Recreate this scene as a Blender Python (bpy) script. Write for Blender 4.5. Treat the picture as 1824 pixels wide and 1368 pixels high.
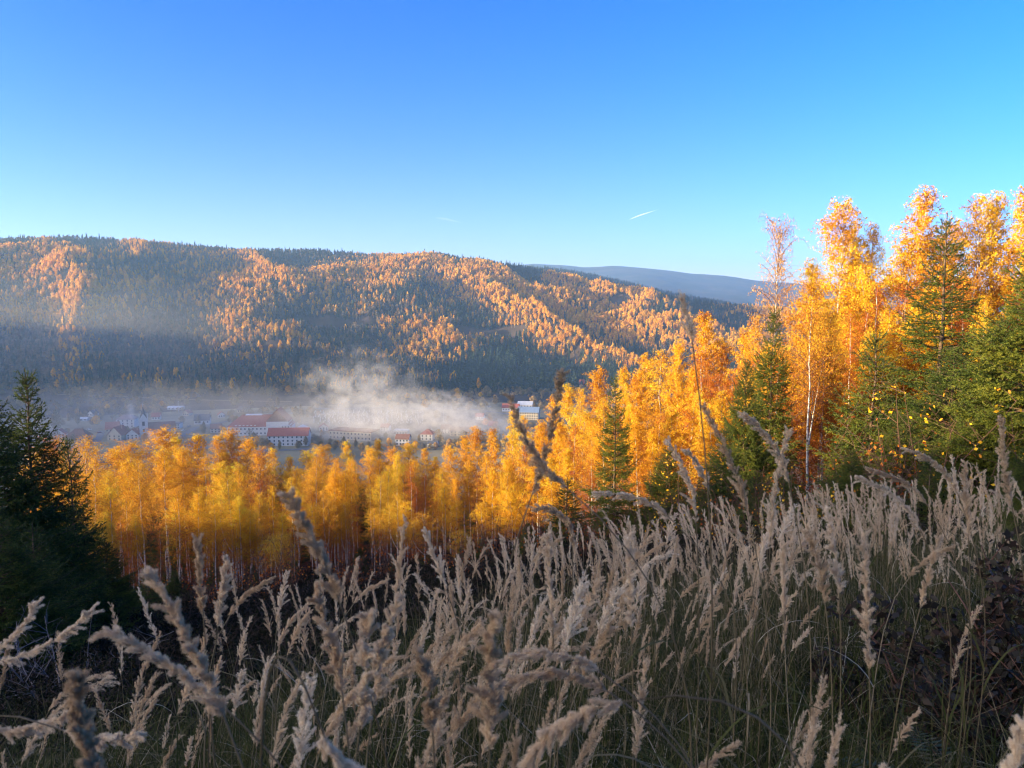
import bpy, math, random
import numpy as np
R = math.radians
for o in list(bpy.data.objects): bpy.data.objects.remove(o)
S = bpy.context.scene

# ------------------------------------------------------------------ camera
F = 1404.0                       # focal length in pixels of a 1824 x 1368 frame
PITCH = R(6.06)
cd = bpy.data.cameras.new('camera'); cam = bpy.data.objects.new('camera', cd)
S.collection.objects.link(cam); S.camera = cam
cd.sensor_width = 36; cd.lens = 36 * F / 1824
cd.clip_start = 0.05; cd.clip_end = 40000
cam.location = (0, 0, 0); cam.rotation_euler = (R(90) - PITCH, 0, 0)
cd.dof.use_dof = True; cd.dof.focus_distance = 25; cd.dof.aperture_fstop = 8

# ------------------------------------------------------------------ sky, sun, exposure
SUN_AZ = R(72)                   # measured from straight behind the camera, towards the left
SUN_EL = R(7.6)
SX, SY = -math.sin(SUN_AZ), -math.cos(SUN_AZ)        # horizontal direction towards the sun
SKY_ONE = 2.75
W = bpy.data.worlds.new('World'); S.world = W; W.use_nodes = True
wt = W.node_tree; bg = wt.nodes['Background']
sky = wt.nodes.new('ShaderNodeTexSky'); sky.sky_type = 'NISHITA'; sky.sun_disc = False
sky.sun_elevation = SUN_EL; sky.sun_rotation = math.atan2(SX, SY)
sky.altitude = 600; sky.air_density = 0.9; sky.dust_density = 0.7; sky.ozone_density = 7.0
hs = wt.nodes.new('ShaderNodeHueSaturation'); hs.inputs['Saturation'].default_value = 1.14; hs.inputs['Value'].default_value = SKY_ONE
tint = wt.nodes.new('ShaderNodeVectorMath'); tint.operation = 'MULTIPLY'; tint.inputs[1].default_value = tuple(v / SKY_ONE for v in (1.33, 1.33, 1.14))   # clear autumn air
wt.links.new(sky.outputs[0], tint.inputs[0]); gmw = wt.nodes.new('ShaderNodeGamma'); gmw.inputs[1].default_value = 1.3      # deeper blue overhead, as under very clear air
wt.links.new(tint.outputs[0], gmw.inputs[0]); wt.links.new(gmw.outputs[0], hs.inputs['Color']); 
# added warm sky glow around the low sun, fills the shaded foreground
tcw = wt.nodes.new('ShaderNodeTexCoord'); dt = wt.nodes.new('ShaderNodeVectorMath'); dt.operation = 'DOT_PRODUCT'
dt.inputs[1].default_value = (SX * math.cos(SUN_EL), SY * math.cos(SUN_EL), math.sin(SUN_EL)); wt.links.new(tcw.outputs['Generated'], dt.inputs[0])
mxw = wt.nodes.new('ShaderNodeMath'); mxw.operation = 'MAXIMUM'; mxw.inputs[1].default_value = 0; wt.links.new(dt.outputs['Value'], mxw.inputs[0])
pww = wt.nodes.new('ShaderNodeMath'); pww.operation = 'POWER'; pww.inputs[1].default_value = 5; wt.links.new(mxw.outputs[0], pww.inputs[0])
glow = wt.nodes.new('ShaderNodeVectorMath'); glow.operation = 'SCALE'; glow.inputs[0].default_value = (17.0, 13.2, 8.0); wt.links.new(pww.outputs[0], glow.inputs['Scale'])
addw = wt.nodes.new('ShaderNodeVectorMath'); addw.operation = 'ADD'; wt.links.new(hs.outputs[0], addw.inputs[0]); wt.links.new(glow.outputs[0], addw.inputs[1])
# pale dust low over the horizon
sepw = wt.nodes.new('ShaderNodeSeparateXYZ'); wt.links.new(tcw.outputs['Generated'], sepw.inputs[0])
absw = wt.nodes.new('ShaderNodeMath'); absw.operation = 'ABSOLUTE'; wt.links.new(sepw.outputs['Z'], absw.inputs[0])
dstw = wt.nodes.new('ShaderNodeMath'); dstw.operation = 'POWER'; dstw.inputs[0].default_value = math.exp(-11.5); wt.links.new(absw.outputs[0], dstw.inputs[1])
band = wt.nodes.new('ShaderNodeVectorMath'); band.operation = 'SCALE'; band.inputs[0].default_value = (2.5, .6, .1); wt.links.new(dstw.outputs[0], band.inputs['Scale'])
add2 = wt.nodes.new('ShaderNodeVectorMath'); add2.operation = 'ADD'; wt.links.new(addw.outputs[0], add2.inputs[0]); wt.links.new(band.outputs[0], add2.inputs[1])
wt.links.new(add2.outputs[0], bg.inputs[0]); bg.inputs[1].default_value = 0.115
sl = bpy.data.lights.new('sun', 'SUN'); sun = bpy.data.objects.new('sun', sl); S.collection.objects.link(sun)
sl.energy = 5.0; sl.angle = R(0.6); sl.color = (1.0, 0.79, 0.45)
sun.rotation_euler = (R(90) - SUN_EL, 0, math.atan2(SX, -SY))
S.view_settings.view_transform = 'Standard'; S.view_settings.look = 'None'
S.view_settings.exposure = 1.95; S.view_settings.gamma = 1
S.render.engine = 'CYCLES'
c = S.cycles
c.max_bounces = 6; c.diffuse_bounces = 4; c.glossy_bounces = 2; c.transmission_bounces = 4
c.transparent_max_bounces = 8; c.volume_bounces = 2
c.filter_width = 1.15
c.caustics_reflective = False; c.caustics_refractive = False

# ------------------------------------------------------------------ helpers
def vnoise(x, y, seed=0):
    xi = np.floor(x).astype(np.int64); yi = np.floor(y).astype(np.int64)
    fx = x - xi; fy = y - yi
    fx = fx * fx * (3 - 2 * fx); fy = fy * fy * (3 - 2 * fy)
    def h(a, b):
        n = (a * 374761393 + b * 668265263 + seed * 974711) & 0x7fffffff
        n = ((n ^ (n >> 13)) * 1274126177) & 0x7fffffff
        return ((n ^ (n >> 16)) & 0xffff) / 32767.5 - 1
    return (h(xi, yi) * (1 - fx) + h(xi + 1, yi) * fx) * (1 - fy) + (h(xi, yi + 1) * (1 - fx) + h(xi + 1, yi + 1) * fx) * fy
def fbm(x, y, scale, octs=4, seed=0, gain=.5):
    x = np.asarray(x, float) / scale; y = np.asarray(y, float) / scale
    s = 0; a = 1
    for k in range(octs):
        s = s + a * vnoise(x + 17.3 * k, y - 9.1 * k, seed + k); x = x * 2.03; y = y * 2.03; a *= gain
    return s
def sstep(a, b, x):
    t = np.clip((x - a) / (b - a), 0, 1); return t * t * (3 - 2 * t)
cP, sP = math.cos(PITCH), math.sin(PITCH)
def ray(px, py):                 # photo pixel -> direction with unit forward (y) component
    a = (np.asarray(px, float) - 912) / F; b = -(np.asarray(py, float) - 684) / F
    k = 1 / (cP + b * sP)
    return a * k, (b * cP - sP) * k
def elev(py): return ray(912, py)[1]
def uof(px, py=560): return ray(px, py)[0]
def soft(x, lo, hi):             # soft clip
    m = (lo + hi) / 2; h = (hi - lo) / 2
    return m + h * np.tanh((x - m) / h)

RPX = np.array([-700, -300, 0, 130, 250, 420, 560, 700, 780, 860, 940, 1000, 1100, 1180, 1260, 1340, 1420, 1520, 1700, 2100])
RPY = np.array([475, 450, 425, 417, 425, 442, 441, 452, 450, 460, 472, 485, 505, 522, 537, 545, 556, 572, 590, 600])
RU = uof(RPX)
RE = elev(RPY + 9.0)
RD = np.interp(RPX, [-700, 0, 400, 780, 1000, 1200, 1400, 2100], [1800, 1900, 2100, 2300, 2150, 2000, 1900, 1800])
M2X = np.array([820, 880, 940, 1000, 1060, 1110, 1180, 1240, 1300, 1400, 1600]); M2Y = np.array([505, 492, 476, 480, 491, 502, 519, 530, 540, 545, 560])
M3X = np.array([500, 850, 900, 950, 1010, 1040, 1090, 1160, 1230, 1290, 1350, 1420, 1500, 1824, 2100])
M3Y = np.array([500, 480, 474, 470, 472.5, 475.5, 473, 478, 487, 491, 500, 505, 512, 518, 520])
VALLEY = -130.0
SHADE_HILL = [(-1750, 1750, 40), (-1330, 1150, 25), (-1070, 880, 55), (-1000, 640, 15), (-985, 480, -10), (-930, 160, -5), (-760, -260, 30)]

def H(x, y):
    x = np.asarray(x, float); y = np.asarray(y, float)
    r = np.hypot(x, y)
    X = soft(x, -95, 140)
    near = -1.6 + .16 * X - .3 * y + .5 * sstep(1, 12, r) * fbm(x, y, 9, 3, 5) * .25 + sstep(12, 60, r) * fbm(x, y, 35, 3, 6) * .9
    back = np.where(y < -30, 7.2 + .12 * X - .1 * (y + 30), near)      # the slope eases off behind the camera
    near = np.where(y < -30, back, near)
    shade_spur = np.interp(y, [-60, -25, -16, 0, 26], [17.5, 17.2, 15.9, 15.2, 14.2]) * np.exp(-((x + 84 + 6 * np.sin(y / 23.0)) / 20.0) ** 2) * sstep(95, 45, y) * sstep(-110, -60, y)  # unseen spur added on the left, its crest shaped to shade the meadow
    near = near + shade_spur * (1 + .05 * fbm(x, y, 14, 3, 15))
    val = VALLEY + fbm(x, y, 160, 3, 11) * 1.3
    k = 8.0
    m = np.maximum(near, val)
    z = m + k * np.log1p(np.exp(-np.abs(near - val) / k)) * sstep(120, 300, r)
    # opposite hill
    u = x / np.maximum(y, 50)
    zr = np.interp(u, RU, RE); yr = np.interp(u, RU, RD); zr = zr * yr
    yb = 1140 + 40 * np.sin(x / 170.0) + 25 * fbm(x, y * .3, 140, 2, 3)
    t = (y - yb) / (yr - yb)
    tc = np.clip(t, 0, 1)
    prof = .72 * tc + .28 * tc * tc * (3 - 2 * tc)
    q = x * .94 + (y - 1500) * .42 + 60 * fbm(x, y, 420, 2, 21)
    spur = (1 - np.abs(vnoise(q / 150, y / 700, 31))) * 2 - 1.15 + .5 * fbm(x, y, 110, 3, 33)
    env = np.sin(np.pi * np.clip(tc, 0, 1)) ** .8
    hill = VALLEY + (zr - VALLEY) * prof + 36 * spur * env + fbm(x, y, 60, 2, 37) * 2.5 * env
    over = np.maximum(t - 1, 0) * (yr - yb)
    hill = hill - .2 * np.minimum(over, 600) + fbm(x, y, 70, 2, 41) * 2.0 * np.clip(t, 0, 1)
    z = np.where((y > 600) & (t > 0), np.maximum(z, hill), z)
    # ridge behind it and the far mountains
    e2 = np.interp(u, uof(M2X), elev(M2Y + 4)); y2 = 3000.0
    h2 = e2 * y2 - np.abs(y - y2) * .3
    z = np.where(y > 2450, np.maximum(z, h2), z)
    e3 = np.interp(u, uof(M3X), elev(M3Y)); y3 = 6500.0
    t3 = np.clip((y - 4700) / (y3 - 4700), 0, 1)
    h3 = -45 + (e3 * y3 + 45) * t3 ** .8 + fbm(x, y, 500, 4, 51) * 26 * np.sin(np.pi * t3) - np.maximum(y - y3, 0) * .15
    z = np.where(y > 4000, np.maximum(z, h3), np.where(y > 3300, np.maximum(z, -70), z))
    # hill outside the frame on the left (its shadow lies over the valley)
    P = np.array(SHADE_HILL, float)
    zz = np.full(x.shape, -1e9)
    for (x0, y0, h0), (x1, y1, h1) in zip(P[:-1], P[1:]):
        dx, dy = x1 - x0, y1 - y0
        s = np.clip(((x - x0) * dx + (y - y0) * dy) / (dx * dx + dy * dy), 0, 1)
        d = np.hypot(x - x0 - s * dx, y - y0 - s * dy)
        zz = np.maximum(zz, VALLEY + (h0 + s * (h1 - h0) - VALLEY) * np.exp(-(d / 210.0) ** 2))
    zz = zz + fbm(x, y, 120, 3, 61) * 5 * np.clip((zz - VALLEY) / 60, 0, 1)
    return np.where(r > 250, np.maximum(z, zz), z)
def Hs(x, y): return float(H(np.array([x]), np.array([y]))[0])
_D = np.concatenate([np.arange(2, 100, .25), np.arange(100, 3000, 1.5)])
def hit(px, py):                 # where a photo pixel meets the terrain
    ux, uz = ray(px, py)
    k = np.nonzero(uz * _D < H(ux * _D, _D))[0]
    d = _D[k[0]] if len(k) else 3000.
    return float(ux * d), float(d), Hs(ux * d, d)

def tag(o, label=None, cat=None, group=None, kind=None):
    if label: o['label'] = label
    if cat: o['category'] = cat
    if group: o['group'] = group
    if kind: o['kind'] = kind
    return o
def link(o, parent=None, loc=None):
    S.collection.objects.link(o)
    if parent: o.parent = parent
    if loc is not None: o.location = loc
    return o
def empty(name, loc, rz=0, scale=1):
    o = bpy.data.objects.new(name, None); o.empty_display_size = .3
    link(o); o.location = loc; o.rotation_euler = (0, 0, rz); o.scale = (scale,) * 3
    return o

class MB:
    """collects faces; build() links them as one mesh object"""
    def __init__(s): s.v = []; s.f = []; s.t = []; s.mi = []; s.n = 0; s.sm = []
    def add(s, v, f, tint=0.5, mi=0, smooth=False):
        v = np.asarray(v, float); f = np.asarray(f, int)
        s.v.append(v); s.f.append(f + s.n); s.n += len(v)
        s.t.append(np.broadcast_to(np.asarray(tint, float), (len(v),)))
        s.mi.append(np.full(len(f), mi)); s.sm.append(np.full(len(f), smooth))
        return s
    def quads(s, c, a, b, tint=.5, mi=0):       # diamonds: centre +-a, +-b
        n = len(c)
        v = np.stack([c - a, c + b, c + a, c - b], 1).reshape(-1, 3)
        t = np.repeat(np.broadcast_to(np.asarray(tint, float), (n,)), 4)
        return s.add(v, np.arange(4 * n).reshape(n, 4), t, mi)
    def rects(s, c, a, b, tint=.5, mi=0):
        return s.quads(c, (a + b), (a - b), tint, mi)
    def tris(s, p0, p1, p2, tint=.5, mi=0):
        n = len(p0); v = np.stack([p0, p1, p2], 1).reshape(-1, 3)
        t = np.repeat(np.broadcast_to(np.asarray(tint, float), (n,)), 3)
        return s.add(v, np.arange(3 * n).reshape(n, 3), t, mi)
    def tube(s, p, r, sides=6, tint=.5, mi=0, cap=True):
        p = np.asarray(p, float); n = len(p); r = np.broadcast_to(np.asarray(r, float), (n,))
        d = np.gradient(p, axis=0); d /= np.linalg.norm(d, axis=1)[:, None] + 1e-12
        ref = np.array([0, 0, 1.]) if abs(d[0, 2]) < .9 else np.array([1., 0, 0])
        a = np.cross(d, ref); a /= np.linalg.norm(a, axis=1)[:, None] + 1e-12; b = np.cross(d, a)
        th = np.arange(sides) * 2 * np.pi / sides
        v = p[:, None] + r[:, None, None] * (a[:, None] * np.cos(th)[None, :, None] + b[:, None] * np.sin(th)[None, :, None])
        i = np.arange(n - 1)[:, None] * sides; j = np.arange(sides)[None]; j2 = (j + 1) % sides
        f = np.stack([i + j, i + j2, i + sides + j2, i + sides + j], -1).reshape(-1, 4)
        t = np.broadcast_to(np.asarray(tint, float), (n,))
        return s.add(v.reshape(-1, 3), f, np.repeat(t, sides), mi, True)
    def box(s, c, d, rz=0, mi=0):
        x, y, z = np.array(d) / 2
        v = np.array([[i * x, j * y, k * z] for i in (-1, 1) for j in (-1, 1) for k in (-1, 1)], float)
        ca, sa = math.cos(rz), math.sin(rz)
        v[:, :2] = v[:, :2] @ np.array([[ca, sa], [-sa, ca]])
        return s.add(v + np.array(c), [[0, 1, 3, 2], [4, 6, 7, 5], [0, 4, 5, 1], [2, 3, 7, 6], [0, 2, 6, 4], [1, 5, 7, 3]], .5, mi)
    def mesh(s, name, mats):
        me = bpy.data.meshes.new(name)
        V = np.concatenate(s.v) if s.v else np.zeros((0, 3))
        me.vertices.add(len(V)); me.vertices.foreach_set('co', V.astype(np.float32).ravel())
        lens = np.concatenate([np.full(len(f), f.shape[1]) for f in s.f]); loops = np.concatenate([f.ravel() for f in s.f])
        me.loops.add(len(loops)); me.loops.foreach_set('vertex_index', loops.astype(np.int32))
        me.polygons.add(len(lens)); st = np.concatenate([[0], np.cumsum(lens)[:-1]])
        me.polygons.foreach_set('loop_start', st.astype(np.int32))
        me.polygons.foreach_set('material_index', np.concatenate(s.mi).astype(np.int32))
        me.polygons.foreach_set('use_smooth', np.concatenate(s.sm).astype(bool))
        at = me.attributes.new('tint', 'FLOAT', 'POINT'); at.data.foreach_set('value', np.concatenate(s.t).astype(np.float32))
        for m in (mats if isinstance(mats, (list, tuple)) else [mats]): me.materials.append(m)
        me.update(calc_edges=True); return me
    def build(s, name, mats, parent=None, loc=None):
        return link(bpy.data.objects.new(name, s.mesh(name, mats)), parent, loc)
def copy_tree(o, parent=None):
    k = o.copy(); S.collection.objects.link(k)
    if parent: k.parent = parent
    for ch in o.children: copy_tree(ch, k)
    return k

# ------------------------------------------------------------------ materials
def nodemat(name):
    m = bpy.data.materials.new(name); m.use_nodes = True
    nt = m.node_tree; b = nt.nodes['Principled BSDF']
    return m, nt, b
def ramp(nt, fac, stops, interp='LINEAR'):
    r = nt.nodes.new('ShaderNodeValToRGB'); cr = r.color_ramp; cr.interpolation = interp
    while len(cr.elements) < len(stops): cr.elements.new(.5)
    for e, (p, col) in zip(cr.elements, stops): e.position = p; e.color = (*col, 1)
    nt.links.new(fac, r.inputs[0]); return r.outputs[0]
def mathn(nt, op, a, b=None, cc=None):
    n = nt.nodes.new('ShaderNodeMath'); n.operation = op
    for i, v in enumerate((a, b, cc)):
        if v is None: continue
        if isinstance(v, (int, float)): n.inputs[i].default_value = v
        else: nt.links.new(v, n.inputs[i])
    return n.outputs[0]
def noise(nt, scale, detail=4, coord='Object', stretch=None, rough=.5):
    tc = nt.nodes.new('ShaderNodeTexCoord'); n = nt.nodes.new('ShaderNodeTexNoise')
    n.inputs['Scale'].default_value = scale; n.inputs['Detail'].default_value = detail; n.inputs['Roughness'].default_value = rough
    src = tc.outputs[coord]
    if stretch:
        mp = nt.nodes.new('ShaderNodeMapping'); mp.inputs['Scale'].default_value = stretch
        nt.links.new(src, mp.inputs[0]); src = mp.outputs[0]
    nt.links.new(src, n.inputs['Vector']); return n.outputs['Fac']
def foliage(name, stops, rand=.45, transl=.4, rough=.6, spec=.25):
    """thin leaf material: colour from the leaf's own tint and the plant's random number"""
    m, nt, b = nodemat(name)
    at = nt.nodes.new('ShaderNodeAttribute'); at.attribute_name = 'tint'
    oi = nt.nodes.new('ShaderNodeObjectInfo')
    f = mathn(nt, 'ADD', mathn(nt, 'MULTIPLY', at.outputs['Fac'], 1 - rand), mathn(nt, 'MULTIPLY', oi.outputs['Random'], rand))
    col = ramp(nt, f, stops)
    nt.links.new(col, b.inputs['Base Color']); b.inputs['Roughness'].default_value = rough
    b.inputs['Specular IOR Level'].default_value = spec
    tr = nt.nodes.new('ShaderNodeBsdfTranslucent'); nt.links.new(col, tr.inputs[0])
    mx = nt.nodes.new('ShaderNodeMixShader'); mx.inputs[0].default_value = transl
    nt.links.new(b.outputs[0], mx.inputs[1]); nt.links.new(tr.outputs[0], mx.inputs[2])
    nt.links.new(mx.outputs[0], nt.nodes['Material Output'].inputs[0]); return m
def mottled(name, stops, scale, detail=5, rough=.85, stretch=None, coord='Object', bump=0):
    m, nt, b = nodemat(name)
    n = noise(nt, scale, detail, coord, stretch, .6)
    nt.links.new(ramp(nt, n, stops), b.inputs['Base Color']); b.inputs['Roughness'].default_value = rough
    b.inputs['Specular IOR Level'].default_value = .2
    if bump:
        bp = nt.nodes.new('ShaderNodeBump'); bp.inputs['Strength'].default_value = bump
        nt.links.new(n, bp.inputs['Height']); nt.links.new(bp.outputs[0], b.inputs['Normal'])
    return m
def plain(name, col, rough=.8, var=.15):
    return mottled(name, [(.3, tuple(k * (1 - var) for k in col)), (.7, tuple(min(1, k * (1 + var)) for k in col))], .6, 4, rough)
M = {}
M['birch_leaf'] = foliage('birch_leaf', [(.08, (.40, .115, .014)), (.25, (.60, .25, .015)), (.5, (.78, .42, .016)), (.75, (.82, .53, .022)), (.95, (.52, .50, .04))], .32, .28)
M['rust_leaf'] = foliage('rust_leaf', [(.0, (.26, .06, .012)), (.4, (.46, .11, .014)), (.8, (.60, .2, .02)), (1, (.7, .34, .03))], .3, .4)
M['pale_leaf'] = foliage('pale_leaf', [(.0, (.55, .25, .08)), (.5, (.66, .36, .10)), (1, (.70, .46, .16))], .3, .4)
M['needle'] = foliage('spruce_needle', [(.0, (.016, .034, .011)), (.4, (.045, .078, .014)), (.75, (.14, .16, .02)), (1, (.25, .235, .03))], .25, .26)
M['hill_gold'] = foliage('hill_gold', [(.0, (.44, .19, .015)), (.3, (.64, .30, .015)), (.6, (.78, .42, .015)), (.85, (.80, .50, .02)), (1, (.46, .36, .03))], .5, .25)
M['hill_brown'] = foliage('hill_brown', [(.0, (.10, .075, .05)), (.5, (.17, .125, .065)), (.8, (.24, .16, .07)), (1, (.17, .155, .07))], .6, .2)
M['hill_spruce'] = foliage('hill_spruce', [(.0, (.018, .035, .018)), (.6, (.035, .06, .024)), (1, (.06, .085, .03))], .6, .1)
M['valley_leaf'] = foliage('valley_leaf', [(.0, (.15, .10, .055)), (.35, (.25, .18, .08)), (.6, (.28, .22, .09)), (.85, (.46, .25, .07)), (1, (.58, .28, .06))], .7, .2)
M['plume'] = foliage('seed_plume', [(.0, (.36, .24, .125)), (.35, (.66, .48, .28)), (.7, (.80, .64, .42)), (1, (.90, .80, .62))], .45, .4, .8, .1)
M['straw'] = foliage('straw_stem', [(.0, (.08, .06, .028)), (.5, (.2, .15, .075)), (1, (.42, .34, .21))], .4, .15, .5, .4)
M['blade'] = foliage('grass_blade', [(.0, (.016, .022, .006)), (.45, (.05, .062, .014)), (.66, (.11, .10, .035)), (.86, (.27, .21, .11)), (1, (.58, .52, .38))], .25, .25, .7, .08)
M['bramble'] = foliage('bramble_leaf', [(.0, (.012, .012, .008)), (.6, (.03, .024, .014)), (1, (.06, .03, .014))], .3, .15)
M['fern'] = foliage('fern_frond', [(.0, (.02, .035, .014)), (.6, (.05, .07, .025)), (1, (.14, .10, .03))], .3, .25)
M['lime_leaf'] = foliage('sapling_leaf', [(.0, (.12, .15, .02)), (.5, (.3, .3, .03)), (1, (.55, .4, .04))], .3, .4)
M['bark'] = mottled('birch_bark', [(.0, (.03, .025, .02)), (.40, (.10, .08, .065)), (.47, (.52, .47, .41)), (1, (.72, .67, .6))], 3.0, 5, .7, (1.4, 1.4, 5.0))
M['twig'] = mottled('twig', [(.3, (.085, .045, .032)), (.7, (.17, .09, .06))], 2, 3)
M['spruce_bark'] = mottled('spruce_bark', [(.3, (.07, .045, .03)), (.7, (.2, .13, .08))], 6, 5, .9, (1, 1, .4), bump=.4)
M['grey_twig'] = plain('grey_twig', (.2, .18, .17))
M['hill_trunk'] = plain('hill_trunk', (.2, .17, .14))
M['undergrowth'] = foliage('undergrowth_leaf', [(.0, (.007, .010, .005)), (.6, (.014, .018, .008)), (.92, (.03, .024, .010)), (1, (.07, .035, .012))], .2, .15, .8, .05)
M['twig_dark'] = plain('dark_twig', (.06, .04, .03))
# ------------------------------------------------------------------ terrain
def terrain():
    rr = np.concatenate([[.25], np.geomspace(.5, 1000, 300)[:], np.linspace(1000, 2700, 190)[1:], np.geomspace(2700, 7400, 110)[1:]])
    th = np.concatenate([np.linspace(-180, -48, 60)[:-1], np.linspace(-48, 48, 520)[:-1], np.linspace(48, 180, 50)[:-1]])
    th = np.radians(th); nt_, nr = len(th), len(rr)
    fade = np.where(np.abs(th) < R(46), 1.0, .28)
    RRm = np.where(rr[:, None] < 300, rr[:, None], 300 + (rr[:, None] - 300) * 1.0) * np.ones(nt_)[None]
    X = RRm * np.sin(th); Y = RRm * np.cos(th)
    Z = H(X, Y)
    V = np.stack([X, Y, Z], -1)
    def part(name, i0, i1, m, keep=None, centre=False):
        v = V[i0:i1 + 1].reshape(-1, 3); n = i1 - i0
        i = np.arange(n)[:, None] * nt_; j = np.arange(nt_)[None]; j2 = (j + 1) % nt_
        f = np.stack([i + j, i + nt_ + j, i + nt_ + j2, i + j2], -1)
        if keep is not None: f = f[:, keep]
        f = f.reshape(-1, 4)
        used = np.unique(f); re = np.zeros(len(v), int); re[used] = np.arange(len(used))
        b = MB(); b.add(v[used], re[f], .5, 0, True)
        if centre:
            b.add(np.concatenate([[[0, 0, Hs(0, 0)]], V[0]]), np.stack([np.zeros(nt_, int), 1 + np.arange(nt_), 1 + (np.arange(nt_) + 1) % nt_], 1), .5, 0, True)
        return tag(b.build(name, m), kind='structure')
    a = int(np.searchsorted(rr, 110)); b_ = int(np.searchsorted(rr, 1000)); d = int(np.searchsorted(rr, 2700)); e = len(rr) - 1
    front = np.abs(th + R(48) * 0) < R(47)
    wide = (th > R(-100)) & (th < R(60))
    part('ground', 0, a, M['soil'], None, True)
    part('valley_floor', a, b_, M['valley'])
    part('hill', b_, d, M['forest_floor'], wide)
    part('mountain', d, e, M['mountain'], front)
M['soil'] = mottled('soil', [(.3, (.018, .014, .008)), (.5, (.03, .024, .012)), (.7, (.055, .04, .02))], 1.2, 6, .95)
M['valley'] = mottled('valley_meadow', [(.3, (.12, .10, .06)), (.48, (.21, .175, .10)), (.6, (.27, .23, .13)), (.75, (.24, .16, .09))], .018, 6, .95)
M['forest_floor'] = mottled('forest_floor', [(.3, (.035, .026, .016)), (.7, (.08, .05, .028))], .02, 5, .95)
M['mountain'] = mottled('mountain_forest', [(.35, (.012, .024, .022)), (.5, (.024, .03, .025)), (.62, (.06, .042, .03)), (.72, (.02, .028, .022))], .006, 9, .95)
terrain()

# ------------------------------------------------------------------ geometry-node scatter for what nobody could count
def scatter(name, protos, pts, rot, scl, idx, label, cat):
    col = bpy.data.collections.new(name + '_sources')
    for k, me in enumerate(protos):
        o = bpy.data.objects.new('source_%02d' % k, me); col.objects.link(o)
    me = bpy.data.meshes.new(name); me.vertices.add(len(pts)); me.vertices.foreach_set('co', np.asarray(pts, np.float32).ravel())
    def attr(n, t, field, v): at = me.attributes.new(n, t, 'POINT'); at.data.foreach_set(field, np.ascontiguousarray(v).ravel())
    attr('rot', 'FLOAT_VECTOR', 'vector', np.asarray(rot, np.float32)); attr('scl', 'FLOAT_VECTOR', 'vector', np.asarray(scl, np.float32))
    attr('idx', 'INT', 'value', np.asarray(idx, np.int32))
    o = link(bpy.data.objects.new(name, me))
    ng = bpy.data.node_groups.new(name, 'GeometryNodeTree')
    ng.interface.new_socket('Geometry', in_out='INPUT', socket_type='NodeSocketGeometry')
    ng.interface.new_socket('Geometry', in_out='OUTPUT', socket_type='NodeSocketGeometry')
    N = ng.nodes; L = ng.links.new
    gi = N.new('NodeGroupInput'); go = N.new('NodeGroupOutput'); ci = N.new('GeometryNodeCollectionInfo'); ip = N.new('GeometryNodeInstanceOnPoints')
    ci.inputs['Collection'].default_value = col; ci.inputs['Separate Children'].default_value = True; ci.inputs['Reset Children'].default_value = True
    def na(n, t): a = N.new('GeometryNodeInputNamedAttribute'); a.data_type = t; a.inputs['Name'].default_value = n; return a.outputs['Attribute']
    L(gi.outputs[0], ip.inputs['Points']); L(ci.outputs[0], ip.inputs['Instance']); ip.inputs['Pick Instance'].default_value = True
    L(na('idx', 'INT'), ip.inputs['Instance Index']); L(na('rot', 'FLOAT_VECTOR'), ip.inputs['Rotation']); L(na('scl', 'FLOAT_VECTOR'), ip.inputs['Scale'])
    L(ip.outputs[0], go.inputs[0])
    md = o.modifiers.new('scatter', 'NODES'); md.node_group = ng
    return tag(o, label, cat, kind='stuff')

# ------------------------------------------------------------------ far trees
def unit(v): return v / (np.linalg.norm(v, axis=-1, keepdims=True) + 1e-12)
def far_crown(b, rng, n, h, r, zb, size, kind, mi):
    if kind == 'cone':
        t = rng.random(n) ** .75; z = h * (.06 + .94 * (1 - t)); rad = r * t * (.45 + .55 * rng.random(n)) * (1 + .2 * np.sin(t * 40))
    else:
        t = rng.random(n); z = zb + (h - zb) * t
        prof = np.sin(np.pi * np.clip(t * .86 + .1, 0, 1)) ** (.75 if kind == 'round' else .9) * (1.15 - .45 * t if kind != 'round' else 1)
        rad = r * prof * np.sqrt(rng.random(n))
    a = rng.random(n) * 2 * np.pi
    lob = 1 + .22 * np.sin(a * 3 + z * .9 + rng.random() * 6)
    c = np.stack([rad * lob * np.cos(a), rad * lob * np.sin(a), z], 1)
    d = unit(rng.normal(size=(n, 3)) + np.stack([np.cos(a), np.sin(a), np.full(n, .5 if kind != 'cone' else -.3)], 1) * .9)
    e = unit(np.cross(d, rng.normal(size=(n, 3)))); f = np.cross(d, e)
    s = size * (.6 + .8 * rng.random(n))[:, None]
    cl = np.clip(.5 + .35 * rng.normal(size=n), 0, 1)
    b.quads(c, e * s, f * s * .75, cl, mi)
def far_tree(seed, kind, h, r, n, size, leaf, trunk=True, zb=None):
    rng = np.random.default_rng(seed); b = MB()
    zb = h * .22 if zb is None else zb
    b.tube([[0, 0, -1], [0, 0, h * .5], [.1, 0, h * .93]], [h * .014, h * .01, h * .003], 4, .5, 1)
    far_crown(b, rng, n, h, r, zb, size, kind, 0)
    return b.mesh('far_tree', [leaf, M['hill_trunk']])
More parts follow.
